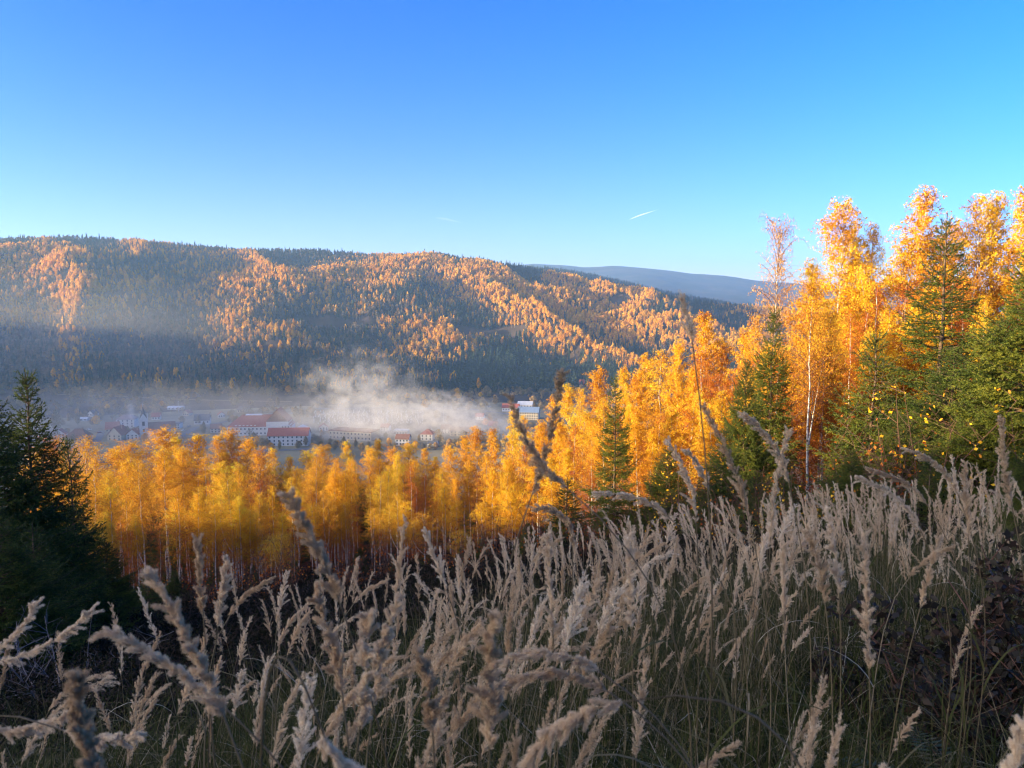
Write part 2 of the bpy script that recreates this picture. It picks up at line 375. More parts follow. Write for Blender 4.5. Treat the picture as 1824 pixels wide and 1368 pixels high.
hill_protos = [far_tree(1, 'egg', 17, 2.6, 170, .8, M['hill_gold'], zb=5), far_tree(2, 'egg', 16, 3.0, 180, .85, M['hill_gold'], zb=4), far_tree(3, 'round', 15, 3.9, 190, .95, M['hill_gold'], zb=4.5),
    far_tree(4, 'egg', 16, 2.5, 120, .8, M['hill_brown'], zb=4.5), far_tree(5, 'round', 14, 3.9, 170, .9, M['hill_brown'], zb=3.5), far_tree(9, 'egg', 17, 2.8, 110, .8, M['hill_brown'], zb=5),
    far_tree(6, 'cone', 19, 2.7, 190, .85, M['hill_spruce']), far_tree(7, 'cone', 17, 2.4, 170, .8, M['hill_spruce']), far_tree(8, 'cone', 21, 2.5, 200, .85, M['hill_spruce'])]
def hill_forest():
    rng = np.random.default_rng(77)
    n = 88000
    y = np.sqrt(rng.uniform(1115 ** 2, 2380 ** 2, n)); u = rng.uniform(-.76, .60, n); x = u * y
    yr = np.interp(u, RU, RD); yb = 1140 + 40 * np.sin(x / 170.0)
    k = (y < yr + 40) & (y > yb - 25); x, y, u, yr, yb = x[k], y[k], u[k], yr[k], yb[k]
    # clearings on the right shoulder and clear-felled strips
    clear = (np.hypot((u - uof(1310)) / .028, (y - 1560) / 110) < 1) | ((fbm(x, y, 130, 2, 91) > .95) & (y > 1300))
    dens = .86 + .3 * fbm(x, y, 60, 2, 92)
    k = (~clear) & (rng.random(len(x)) < dens); x, y, u, yr, yb = x[k], y[k], u[k], yr[k], yb[k]
    t = (y - yb) / (yr - yb)
    z = H(x, y)
    # species: spruce in the gullies, on the ridge and in stands; golden trees on the spurs
    q = x * .94 + (y - 1500) * .42 + 60 * fbm(x, y, 420, 2, 21)
    spur = (1 - np.abs(vnoise(q / 150, y / 700, 31))) * 2 - 1.15
    g = .6 * fbm(x, y, 170, 3, 93) + .6 * spur + .17 * rng.normal(size=len(x))
    right = sstep(-.4, .05, u)
    g = g - .55 * sstep(.86, 1.0, t) - .45 * (1 - sstep(.0, .3, t)) + .16 - .42 * (1 - right)
    g = g - .35 * sstep(.12, .3, u) * (fbm(x, y, 160, 2, 94) > 0)
    leftness = 1 - right
    rnd = rng.random(len(x))
    idx = np.where(g > .1, rng.integers(0, 3, len(x)), np.where(g > -.22 - .35 * leftness, np.where(rnd < .42, rng.integers(0, 2, len(x)), rng.integers(3, 6, len(x))), rng.integers(6, 9, len(x))))
    idx = np.where((rnd > .9), rng.integers(6, 9, len(x)), idx)
    idx = np.where((leftness > .4) & (idx > 5) & (rnd < .5), 4, idx)
    s = rng.uniform(.65, 1.2, len(x)) * (1 - .2 * sstep(.6, 1, t))
    # dark ridge behind
    m = 9000; y2 = rng.uniform(2760, 3060, m); u2 = rng.uniform(uof(860), uof(1300), m); x2 = u2 * y2; z2 = H(x2, y2); i2 = rng.integers(6, 9, m); i2[rng.random(m) < .15] = 4
    x = np.r_[x, x2]; y = np.r_[y, y2]; z = np.r_[z, z2]; idx = np.r_[idx, i2]; s = np.r_[s, rng.uniform(.7, 1.0, m)]
    n = len(x)
    rot = np.zeros((n, 3)); rot[:, 2] = rng.random(n) * 6.28
    scl = np.stack([s * rng.uniform(.95, 1.3, n), s * rng.uniform(.95, 1.3, n), s * rng.uniform(.8, 1.1, n)], 1)
    scatter('hillside_forest', hill_protos, np.stack([x, y, z], 1), rot, scl, idx, 'mixed autumn forest of gold, brown and dark green covering the opposite hillside', 'forest')
    print('hill trees', n)
hill_forest()
# ------------------------------------------------------------------ birches
def curve(p0, az, el, L, n, droop, rng, wob=.06):
    """a limb path that leaves at elevation el and bends by droop"""
    p = [np.array(p0, float)]; e = el; a = az
    for k in range(n):
        e2 = e - droop * (k + .5) / n
        d = np.array([math.cos(e2) * math.cos(a), math.cos(e2) * math.sin(a), math.sin(e2)])
        p.append(p[-1] + d * L / n); a += rng.normal() * wob * 2; e += rng.normal() * wob
    return np.array(p)
def along(p, t):
    t = np.clip(t, 0, 1) * (len(p) - 1); i = np.minimum(t.astype(int), len(p) - 2); f = (t - i)[:, None]
    return p[i] * (1 - f) + p[i + 1] * f
def birch(seed, h, cr, nleaf, zb=.25, size=.0255, top=.5, droop=1.0, sparse_low=.3, fork=False, leaf='birch_leaf', tintoff=0.):
    """returns (trunk mesh, crown mesh); trunk with limbs and twigs, crown of single leaves"""
    rng = np.random.default_rng(seed); tb = MB(); lb = MB()
    zs = np.linspace(0, 1, 14)
    wx = np.cumsum(rng.normal(size=14)) * .012 * h / 3; wy = np.cumsum(rng.normal(size=14)) * .012 * h / 3
    wx -= wx[0]; wy -= wy[0]
    tp = np.stack([wx, wy, zs * h], 1); r0 = .0052 * h + .012
    tr = r0 * (1 - zs) ** .8 + .006; tr[0] *= 1.25
    tp[0, 2] = -.3
    tb.tube(tp, tr, 8, 1.0, 0)
    stems = [(tp, zb, 1.0)]
    if fork:
        a0 = rng.random() * 6.28; k0 = rng.uniform(.25, .4); s0 = along(tp, np.array([k0]))[0]
        fp = curve(s0, a0, R(62), h * (.9 - k0), 10, R(-25), rng, .05); tb.tube(fp, np.linspace(r0 * .6, .006, 11), 7, 1.0, 0); stems.append((fp, .2, .7))
    L0 = []; 
    for sp, z0, wgt in stems:
        nl = int(62 * wgt)
        for i in range(nl):
            t = z0 + (.985 - z0) * ((i + rng.random()) / nl) ** .9
            q = (t - z0) / (1 - z0)
            prof = min(1., .5 + 2.0 * q) * (1 - q) ** top + .08
            L = 1.12 * cr * prof * rng.uniform(.7, 1.2)
            el = R(42) + R(28) * q + rng.normal() * .12
            p = curve(along(sp, np.array([t]))[0], i * 2.4 + rng.normal() * .4, el, L, 6, R(70) * droop * (1 - .5 * q), rng)
            tb.tube(p, np.linspace(.004 + .006 * L, .0025, 7), 4, 0.0, 1)
            L0.append((p, L, t, q))
    wsum = []; segs = []
    for p, L, t, q in L0:
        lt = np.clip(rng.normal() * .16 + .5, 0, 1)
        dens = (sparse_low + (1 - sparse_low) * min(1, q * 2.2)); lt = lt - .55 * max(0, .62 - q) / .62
        nt = max(3, int(5 + 5 * L))
        segs.append((p[1:], L * dens, lt))
        for k in range(nt):
            s = along(p, np.array([.2 + .8 * (k + rng.random()) / nt]))[0]
            tl = rng.uniform(.3, .8) * (.5 + .35 * L)
            tw = curve(s, rng.random() * 6.28, rng.uniform(-.4, .9), tl, 4, R(60) * droop, rng, .1)
            tb.tube(tw[[0, 2, 4]], [.0035, .0025, .0015], 3, 0.0, 1)
            segs.append((tw, tl * 1.8 * dens, lt))
    w = np.array([s[1] for s in segs]); cnt = np.maximum(1, (w / w.sum() * nleaf).astype(int))
    C = []; T = []; cnt = (cnt * .74).astype(int) + 1
    for (p, _, lt), n in zip(segs, cnt):
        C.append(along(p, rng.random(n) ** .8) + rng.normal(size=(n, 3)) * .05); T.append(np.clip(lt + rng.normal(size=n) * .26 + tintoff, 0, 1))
    C = np.concatenate(C); T = np.concatenate(T); n = len(C)
    nrm = unit(rng.normal(size=(n, 3))); d = unit(np.cross(nrm, rng.normal(size=(n, 3)))); d[:, 2] -= .35; d = unit(d); e = unit(np.cross(nrm, d))
    s = size * rng.uniform(.65, 1.25, n)[:, None]
    lb.quads(C, d * s, e * s * .78, T)
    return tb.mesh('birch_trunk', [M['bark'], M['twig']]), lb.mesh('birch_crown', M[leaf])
def plant(name, label, cat, group, meshes, loc, rz, s, sz=None):
    e = empty(name, loc, rz, s)
    if sz: e.scale[2] = sz
    tag(e, label, cat, group)
    for nm, me in meshes: link(bpy.data.objects.new(nm, me), e)
    return e
BH = 10.0
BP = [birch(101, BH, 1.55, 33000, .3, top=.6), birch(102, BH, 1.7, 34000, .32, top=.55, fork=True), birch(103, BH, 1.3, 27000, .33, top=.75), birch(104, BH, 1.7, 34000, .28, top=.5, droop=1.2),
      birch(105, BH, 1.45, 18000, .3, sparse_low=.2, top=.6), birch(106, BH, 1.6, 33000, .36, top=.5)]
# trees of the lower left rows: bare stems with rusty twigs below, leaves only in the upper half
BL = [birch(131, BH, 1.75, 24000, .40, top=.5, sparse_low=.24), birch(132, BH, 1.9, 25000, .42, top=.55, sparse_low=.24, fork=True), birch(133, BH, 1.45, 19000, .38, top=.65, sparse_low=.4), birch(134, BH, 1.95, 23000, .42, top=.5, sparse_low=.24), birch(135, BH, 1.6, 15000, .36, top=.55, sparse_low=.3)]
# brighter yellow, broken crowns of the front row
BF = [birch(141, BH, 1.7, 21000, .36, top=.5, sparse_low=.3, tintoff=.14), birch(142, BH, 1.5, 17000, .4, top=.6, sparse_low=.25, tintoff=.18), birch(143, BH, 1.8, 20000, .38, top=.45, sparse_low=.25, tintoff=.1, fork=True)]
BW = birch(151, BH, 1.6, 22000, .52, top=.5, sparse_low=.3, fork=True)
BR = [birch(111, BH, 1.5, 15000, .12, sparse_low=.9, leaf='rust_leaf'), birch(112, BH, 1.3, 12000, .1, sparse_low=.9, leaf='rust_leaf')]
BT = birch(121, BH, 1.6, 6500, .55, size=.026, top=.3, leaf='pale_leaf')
# skyline crowns: photo x, y of the top, distance, prototype, width factor
SKY = [(60, 800, 60, 0, 1), (105, 790, 62, 3, 1), (155, 770, 60, 1, 1), (205, 788, 60, 5, 1), (240, 792, 58, 3, 1), (285, 772, 60, 5, 1.0), (312, 770, 62, 0, .9), (350, 785, 60, 2, 1), (388, 776, 64, 2, .8), (412, 772, 62, 0, .85), (441, 777, 60, 5, 1.05),
    (485, 797, 66, 2, .75), (515, 800, 66, 2, .7), (548, 793, 62, 5, 1), (575, 803, 58, 0, .9), (617, 785, 64, 2, .8), (660, 795, 60, 0, .9), (673, 790, 66, 2, .6), (705, 795, 60, 3, .9), (727, 786, 62, 5, .9), (757, 788, 60, 2, .8), (776, 800, 62, 2, .6), (800, 798, 56, 0, .8),
    (826, 783, 56, 0, .8), (850, 772, 54, 3, .9), (880, 765, 52, 2, .9), (908, 730, 50, 2, .9), (935, 742, 46, 1, .9), (962, 752, 44, 0, .9), (987, 708, 46, 0, .8), (1015, 690, 44, 3, .9), (1038, 695, 42, 1, .9), (1065, 657, 42, 0, .95), (1102, 655, 41, 2, .9), (1130, 665, 40, 3, .8),
    (1152, 635, 40, 0, .9), (1185, 627, 38, 1, .95), (1210, 612, 37, 0, .8), (1252, 556, 36, 2, .95), (1290, 610, 36, 3, .9), (1325, 592, 35, 0, .9), (1352, 565, 34, 1, .85),
    (1445, 470, 32, 0, .9), (1495, 362, 30, 3, .95), (1525, 415, 31, 0, .7), (1568, 405, 31, 4, .8), (1605, 425, 29, 1, .9), (1650, 343, 29, 0, 1), (1690, 400, 31, 3, .8), (1735, 352, 29, 1, .95), (1775, 352, 30, 0, .9), (1818, 335, 29, 2, 1), (1860, 330, 29, 0, 1), (1900, 350, 28, 1, 1)]
place = ['rising over the rooftops at the left', 'in the dense rear row below the school', 'in the dense rear row below the smoke', 'on the shoulder where the trees step up', 'in the tall wall of trees at the right']
def zone(px): return place[0 if px < 390 else 1 if px < 570 else 2 if px < 860 else 3 if px < 1380 else 4]
KIND = {0: 'golden birch with an even pointed crown', 1: 'golden birch with a forked white stem', 2: 'narrow spire-topped golden birch', 3: 'broad drooping golden birch', 4: 'thinly leaved golden birch', 5: 'round-topped orange gold birch'}
rngT = np.random.default_rng(5)
def put_birch(px, py, D, k, wf, meshes=None, label=None, group=None, rows=''):
    ux, uz = ray(px, py); x, y = ux * D, D; z = Hs(x, y); h = uz * D - z
    tr, cr = meshes or (BP[k] if px > 800 else BL[k % 5])
    s = h / BH; sw = max(s, .6) * wf * rngT.uniform(.85, 1.12)
    e = plant('birch_tree', label or (KIND[k] + ' ' + rows), 'birch tree', group or ('birches ' + rows), [('trunk', tr), ('crown', cr)], (x, y, z), rngT.random() * 6.28, sw, s)
    return e
special = {155: 'yellow green tipped birch standing just left of the church tower', 441: 'tall rounded orange birch directly below the red school roof', 908: 'pointed golden birch whose tip touches the smoke and white house', 1252: 'slim golden birch whose yellow tip stands above the far hillside', 1495: 'tall pointed golden birch with white forked stem against blue sky', 1650: 'tallest full golden birch right of the thin grey-topped crown', 987: 'golden birch behind the crossed grass plumes'}
for px, py, D, k, wf in SKY:
    if px < 860: D += rngT.uniform(-6, 7); wf = wf * 1.2; py += rngT.uniform(-12, 14)
    put_birch(px, py, D, k, wf, label=special.get(px), rows=zone(px))
for i, (px, py, D, k, wf) in enumerate(SKY):
    if px < 900: put_birch(px + rngT.uniform(8, 20), py + rngT.uniform(24, 58), D - rngT.uniform(5, 12), int(rngT.integers(0, 5)), .95, None, 'golden birch leaning into its taller neighbours ' + zone(px), 'second row birches ' + zone(px))
# thin, nearly bare tree against the sky
put_birch(1388, 408, 31, 0, .68, BT, 'thin almost leafless birch with pinkish twigs standing against the sky', 'thin bare birch')
put_birch(1455, 505, 22, 0, .95, BW, 'birch with a bare white stem standing clear at the edge of the tall grass', 'white stemmed birch')
put_birch(1478, 540, 24, 0, .8, BW, 'second white stemmed birch just behind the clear-stemmed one', 'white stemmed birch')
# front rows
for i in range(120):
    px = rngT.uniform(90, 960) if i < 62 else rngT.uniform(960, 1900); near = rngT.random() < .5
    base = np.interp(px, [90, 250, 350, 500, 540, 700, 830, 880, 1000, 1200, 1400, 1500, 1700, 1900], [850, 830, 805, 850, 815, 805, 850, 815, 740, 650, 590, 520, 480, 470])
    py = base + rngT.uniform(0, 55) + (55 if near else 0)
    D = np.interp(px, [90, 700, 900, 1100, 1300, 1500, 1900], [41, 41, 38, 34, 29, 27, 26]) * (rngT.uniform(.86, .95) if near else rngT.uniform(.95, 1.12))
    k = int(rngT.integers(0, 6)); rust = px > 1000 and rngT.random() < .25
    zn = ['at the meadow foot left of centre', 'at the meadow foot in the centre', 'in front of the right-hand wall of trees'][0 if px < 520 else 1 if px < 960 else 2]
    put_birch(px, py, D, k, rngT.uniform(.8, 1.05), BR[i % 2] if rust else BF[i % 3] if px < 860 else None, ('rust red birch ' + zn) if rust else ('lower ' + KIND[k] + ' ' + zn), ('rust birches ' if rust else 'front birches ') + zn)
# fillers between the rows, rust-brown lower storey
for i in range(56):
    px = rngT.uniform(900, 1900) if i < 40 else rngT.uniform(1120, 1520); D = np.interp(px, [90, 700, 900, 1100, 1300, 1500, 1900], [58, 56, 48, 40, 34, 31, 30]) * rngT.uniform(.85, 1.1)
    ux, _ = ray(px, 600); x, y = ux * D, D; z = Hs(x, y); s = rngT.uniform(.45, .8)
    zn = 'among the trunks of the right-hand trees' if px > 1200 else 'among the trunks on the shoulder'
    plant('birch_sapling', 'rust coloured young birch ' + zn, 'young birch', 'rust saplings ' + zn, [('trunk', BR[i % 2][0]), ('crown', BR[i % 2][1])], (x, y, z), rngT.random() * 6.28, s)
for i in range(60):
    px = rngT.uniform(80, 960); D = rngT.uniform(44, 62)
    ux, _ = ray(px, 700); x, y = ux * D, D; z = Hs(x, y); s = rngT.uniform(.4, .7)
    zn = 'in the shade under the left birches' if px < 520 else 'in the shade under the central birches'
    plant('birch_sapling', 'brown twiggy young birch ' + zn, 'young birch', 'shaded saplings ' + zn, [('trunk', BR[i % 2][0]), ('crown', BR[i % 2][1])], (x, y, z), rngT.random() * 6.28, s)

# ------------------------------------------------------------------ spruces
def spruce(seed, h, r, gap=.34, per=6, shoot=.10, first=.05, up=0.25, leader=.55):
    rng = np.random.default_rng(seed); tb = MB(); lb = MB()
    zs = np.linspace(0, 1, 10)
    lean = np.cumsum(rng.normal(size=(10, 2)) * .01 * h, 0) * .3
    tp = np.stack([lean[:, 0], lean[:, 1], zs * h], 1); tp[0, 2] = -.3
    r0 = .011 * h + .012
    tb.tube(tp, r0 * (1 - zs) ** .9 + .006, 8, .5, 0)
    P0 = []; P1 = []; TT = []
    def shoots(path, t): P0.append(path[:-1]); P1.append(path[1:]); TT.append(np.full(len(path) - 1, t))
    z = h * first + .1; k = 0
    while z < h - leader * .4:
        q = z / h; L = r * (1 - q) ** .85 * rng.uniform(.85, 1.12) + .12
        for j in range(per + int(rng.integers(-1, 2))):
            a = j * 6.283 / per + k * 1.1 + rng.normal() * .2
            l = L * rng.uniform(.7, 1.15)
            el = R(-14) + R(52) * q ** 1.6 + rng.normal() * .08
            bp = curve(along(tp, np.array([(z + rng.normal() * .05) / h]))[0], a, el, l, 7, R(-28) * up * 4, rng, .03)
            tb.tube(bp, np.linspace(.006 + .006 * l, .003, 8), 4, .5, 0)
            bt = np.clip(.42 + rng.normal() * .14, 0, 1)
            shoots(bp[1:] if l > .4 else bp, bt)
            ns = int(l / shoot)
            for s_ in range(ns):
                f = .16 + .84 * (s_ + rng.random() * .6) / max(1, ns)
                side = 1 if s_ % 2 else -1
                sl_ = (l * (1 - f) * .52 + .09) * rng.uniform(.7, 1.2)
                b0 = along(bp, np.array([f]))[0]
                sp_ = curve(b0, a + side * R(rng.uniform(42, 68)), el * .4 + rng.normal() * .18 - R(8), sl_, 3, R(-20), rng, .08)
                shoots(sp_, np.clip(bt + .12 * f + rng.normal() * .12, 0, 1))
                if sl_ > .3:
                    for w in range(int(sl_ / .1)):
                        g = (w + 1) / (sl_ / .1 + 1)
                        s2 = curve(along(sp_, np.array([g]))[0], a + side * R(rng.uniform(5, 110)), rng.normal() * .2 - .15, sl_ * (1 - g) * .6 + .06, 2, 0, rng, .1)
                        shoots(s2, np.clip(bt + .2 + rng.normal() * .12, 0, 1))
        z += gap * (1.0 - .35 * q) * rng.uniform(.85, 1.15); k += 1
    top = tp[-1]; shoots(np.stack([top - [0, 0, leader], top - [0, 0, leader * .5], top]), .55)
    for j in range(5):
        shoots(curve(top - [0, 0, leader * (.55 + .3 * (j % 2))], j * 1.26, R(42), .22 + .1 * rng.random(), 3, R(-25), rng), .55)
    P0 = np.concatenate(P0); P1 = np.concatenate(P1); TT = np.concatenate(TT)
    d = P1 - P0; L = np.linalg.norm(d, axis=1); n = np.maximum(2, (L / .0055).astype(int))
    i = np.repeat(np.arange(len(P0)), n); m = len(i)
    c = P0[i] + d[i] * rng.random(m)[:, None]; du = unit(d[i])
    rad = unit(np.cross(du, rng.normal(size=(m, 3)))); nd = unit(du * .55 + rad)
    w = np.cross(nd, rng.normal(size=(m, 3))); w = unit(w) * .009
    ln = rng.uniform(.02, .034, m)[:, None]
    lb.tris(c - w, c + w, c + nd * ln, np.clip(TT[i] + rng.normal(size=m) * .12, 0, 1))
    return tb.mesh('spruce_trunk', M['spruce_bark']), lb.mesh('spruce_crown', M['needle'])
SP = [spruce(201, 6.6, 2.3, gap=.27, per=7), spruce(202, 8.0, 2.5, gap=.42, per=6, shoot=.11, first=.12), spruce(203, 5.2, 2.0, gap=.3), spruce(204, 6.0, 2.7, gap=.25, per=8)]
SPH = [6.6, 8.0, 5.2, 6.0]
def put_spruce(px, py, D, k, label, group=None, wf=1., rz=None):
    ux, uz = ray(px, py); x, y = ux * D, D; z = Hs(x, y); h = uz * D - z; s = h / SPH[k]
    return plant('spruce_tree', label, 'spruce tree', group, [('trunk', SP[k][0]), ('crown', SP[k][1])], (x, y, z), rngT.random() * 6.28 if rz is None else rz, s * wf, s)
put_spruce(42, 655, 16, 0, 'dark spruce with a tall bare leader standing beside the far left edge', wf=.8)
put_spruce(-30, 690, 14.5, 3, 'dark dense spruce cut by the left edge of the view', wf=.9)
put_spruce(118, 775, 19, 2, 'smaller dark spruce leaning out of the big left spruce', wf=.7)
put_spruce(1690, 378, 19.5, 1, 'tall open spruce with sunlit green tips among golden birches', wf=1.0)
put_spruce(1860, 420, 13.5, 3, 'large dense green spruce filling the right edge', wf=1.0)
put_spruce(1790, 560, 16, 0, 'green bushy spruce between the open spruce and the right edge', wf=1.15)
put_spruce(1558, 585, 16.5, 2, 'dark shaded spruce with a thin whorled leader before the golden birches', wf=.95)
put_spruce(1378, 545, 23, 0, 'slim spruce with a green spire below the thin bare birch', wf=.65)
put_spruce(1330, 640, 21, 3, 'bushy olive spruce right of the slim birch tip', wf=.55)
put_spruce(1098, 665, 25, 1, 'lone dark spruce in front of the orange birches, right of the crossed plumes', wf=.72)
put_spruce(1500, 760, 20, 2, 'low dark spruce at the foot of the white birch stems', wf=.7)
for i, (px, py, D) in enumerate([(1010, 850, 22), (1190, 800, 24), (1290, 760, 18), (1395, 835, 15), (1520, 800, 13.5), (1600, 730, 15), (1660, 800, 12.5), (1740, 700, 14), (1250, 850, 19), (1350, 840, 16), (1830, 800, 11), (1580, 840, 12), (1130, 900, 24), (1700, 620, 18)]):
    put_spruce(px, py, D, [2, 3, 0][i % 3], 'low shaded spruce in the dark undergrowth behind the right-hand grass', 'shaded spruces behind the right-hand grass', 1.1)
for i, (px, py, D) in enumerate([(60, 930, 13), (190, 965, 19), (130, 900, 17), (260, 1010, 24), (-10, 900, 11.5), (380, 1000, 40), (520, 985, 42), (640, 975, 42), (760, 960, 40), (860, 950, 34), (940, 930, 30), (450, 1010, 36), (700, 985, 33), (310, 1015, 34), (820, 975, 28), (580, 1010, 30)]):
    put_spruce(px, py, D, [2, 3, 0][i % 3], 'low black-green spruce in the deep shade ' + ('below the big left spruces' if px < 300 else 'behind the central grass'), 'low spruces ' + ('at the left' if px < 300 else 'in the centre'), 1.15)

# ------------------------------------------------------------------ shrubs between meadow and trees
def shrub(seed, h, stems, nleaf, leaf, size=.03, spread=.5):
    rng = np.random.default_rng(seed); tb = MB(); lb = MB(); C = []
    for i in range(stems):
        p = curve([rng.normal() * .15, rng.normal() * .15, -.1], rng.random() * 6.28, R(rng.uniform(55, 85)), h * rng.uniform(.6, 1.1), 7, R(30) * spread, rng, .09)
        tb.tube(p, np.linspace(.012, .003, 8), 4, 0, 0)
        for k in range(9):
            q = curve(along(p, np.array([.25 + .75 * rng.random()]))[0], rng.random() * 6.28, rng.uniform(.2, 1.2), h * rng.uniform(.12, .3), 4, R(20), rng, .12)
            tb.tube(q[[0, 2, 4]], [.005, .003, .0015], 3, 0, 0); C.append(along(q, rng.random(6)))
            for w in range(2):
                q2 = curve(q[2 + w], rng.random() * 6.28, rng.uniform(0, 1.2), h * .09, 2, .2, rng, .1); tb.tube(q2, [.003, .002, .001], 3, 0, 0); C.append(along(q2, rng.random(4)))
    C = np.concatenate(C); C = C[rng.integers(0, len(C), nleaf)] + rng.normal(size=(nleaf, 3)) * .03
    nrm = unit(rng.normal(size=(nleaf, 3))); d = unit(np.cross(nrm, rng.normal(size=(nleaf, 3)))); e = np.cross(nrm, d); s = size * rng.uniform(.6, 1.3, nleaf)[:, None]
    lb.quads(C, d * s, e * s * .7, rng.random(nleaf))
    return tb, lb, leaf
def shrub_meshes(sh, twig): return (sh[0].mesh('shrub_stems', twig), sh[1].mesh('shrub_leaves', M[sh[2]]))
SHB = [shrub_meshes(shrub(301, 2.6, 9, 200, 'birch_leaf', .032), M['twig']), shrub_meshes(shrub(302, 2.2, 11, 160, 'rust_leaf', .03), M['twig'])]
for i, (px, D, s) in enumerate([(1330, 14, .9), (1290, 17, 1), (1420, 13, .7), (1610, 14, 1.25), (1660, 15, 1.3), (1560, 14, 1.1), (1720, 13, 1.1), (1350, 19, 1.2), (1180, 19, .9), (1480, 17, 1.2), (1240, 22, 1.2), (1640, 17, 1.4)]):
    ux, _ = ray(px, 700); x, y = ux * D, D
    plant('leafless_shrub', 'brown twiggy shrub with a few yellow leaves ' + ('before the dark right-hand spruces' if px > 1450 else 'behind the tall grass right of centre'), 'shrub', 'twiggy shrubs ' + ('right' if px > 1450 else 'centre'), [('branch', SHB[i % 2][0]), ('foliage', SHB[i % 2][1])], (x, y, Hs(x, y)), rngT.random() * 6.28, s)
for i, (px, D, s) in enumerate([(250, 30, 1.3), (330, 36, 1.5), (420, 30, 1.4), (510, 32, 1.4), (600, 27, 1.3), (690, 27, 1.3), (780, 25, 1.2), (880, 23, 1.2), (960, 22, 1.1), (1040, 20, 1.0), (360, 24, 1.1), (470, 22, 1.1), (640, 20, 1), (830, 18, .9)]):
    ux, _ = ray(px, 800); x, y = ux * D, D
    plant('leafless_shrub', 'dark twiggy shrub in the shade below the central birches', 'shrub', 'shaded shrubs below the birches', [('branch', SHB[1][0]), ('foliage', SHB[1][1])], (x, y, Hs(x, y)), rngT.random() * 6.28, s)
gs = shrub(305, 1.7, 7, 10, 'rust_leaf', .01)
ux, _ = ray(85, 1000); x, y = ux * 8.5, 8.5
plant('bare_bush', 'small leafless grey bush in front of the left spruce', 'bush', None, [('branch', gs[0].mesh('bush_twigs', M['grey_twig']))], (x, y, Hs(x, y)), 1., 1.)

# dark undergrowth between meadow and trees
UG = []
for k in range(3):
    t_, l_, _n = shrub(310 + k, 1.0, 9, 900, 'bramble', .02, 1.0)
    b = MB()
    for part, mi in ((t_, 0), (l_, 1)):
        for v, f in zip(part.v, part.f): pass
    off = 0
    for part, mi in ((t_, 0), (l_, 1)):
        V = np.concatenate(part.v)
        for f in part.f: b.f.append(f + off); b.mi.append(np.full(len(f), mi)); b.sm.append(np.full(len(f), False))
        b.v.append(V); b.t.append(np.concatenate(part.t)); off += len(V)
    UG.append(b.mesh('undergrowth', [M['twig_dark'], M['undergrowth']]))
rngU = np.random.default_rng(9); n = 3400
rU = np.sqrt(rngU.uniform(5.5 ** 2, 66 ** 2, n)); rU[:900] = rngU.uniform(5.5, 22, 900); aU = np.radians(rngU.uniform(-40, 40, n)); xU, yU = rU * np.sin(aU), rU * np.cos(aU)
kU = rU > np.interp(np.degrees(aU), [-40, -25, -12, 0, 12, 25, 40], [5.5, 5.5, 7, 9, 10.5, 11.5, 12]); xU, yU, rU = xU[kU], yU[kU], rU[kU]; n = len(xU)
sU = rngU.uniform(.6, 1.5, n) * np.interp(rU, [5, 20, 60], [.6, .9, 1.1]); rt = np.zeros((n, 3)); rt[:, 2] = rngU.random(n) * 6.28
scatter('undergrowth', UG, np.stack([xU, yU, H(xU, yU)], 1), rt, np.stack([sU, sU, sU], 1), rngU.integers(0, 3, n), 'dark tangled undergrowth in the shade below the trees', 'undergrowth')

# trees farther down the slope, seen between the stems
for i in range(78):
    px = rngT.uniform(60, 980); D = rngT.uniform(66, 112); py = rngT.uniform(842, 900); k = i % 3
    if k == 2: put_birch(px, py, D, int(rngT.integers(0, 5)), 1.1, None, 'birch far down the slope glimpsed between the stems of the rows', 'birches down the slope')
    else: put_spruce(px, py, D, [0, 3][k], 'dark spruce far down the slope glimpsed between the birch stems', 'dark spruces down the slope', 1.5)
# ------------------------------------------------------------------ the town in the valley
M['render_white'] = plain('render_white', (.58, .56, .53), .8, .08)
M['render_cream'] = plain('render_cream', (.46, .39, .29), .8, .08)
M['render_grey'] = plain('render_grey', (.5, .5, .5), .8, .08)
M['brick'] = plain('brick_wall', (.42, .26, .18), .85)
M['roof_red'] = mottled('red_tile_roof', [(.3, (.24, .07, .05)), (.7, (.33, .11, .08))], .7, 5, .7)
M['roof_brown'] = mottled('brown_roof', [(.3, (.16, .08, .055)), (.7, (.25, .13, .09))], .7, 5, .7)
M['roof_purple'] = mottled('purple_grey_roof', [(.3, (.19, .13, .14)), (.7, (.28, .2, .2))], .7, 5, .6)
M['roof_dark'] = mottled('dark_roof', [(.3, (.06, .06, .07)), (.7, (.12, .12, .13))], .7, 5, .6)
M['roof_metal'] = mottled('pale_metal_roof', [(.3, (.45, .47, .5)), (.7, (.58, .6, .63))], .4, 3, .35)
M['roof_blue'] = mottled('blue_metal_roof', [(.3, (.16, .22, .32)), (.7, (.22, .29, .40))], .4, 3, .4)
M['asphalt'] = mottled('asphalt', [(.3, (.13, .13, .135)), (.7, (.19, .19, .2))], .3, 5, .9)
gm, gnt, gb = nodemat('window_glass'); gb.inputs['Base Color'].default_value = (.03, .04, .05, 1); gb.inputs['Roughness'].default_value = .12; M['window'] = gm
M['stone'] = plain('grave_stone', (.5, .49, .47), .6, .3)
def ground_y(px, py):
    return hit(px, py)
TOWN = []
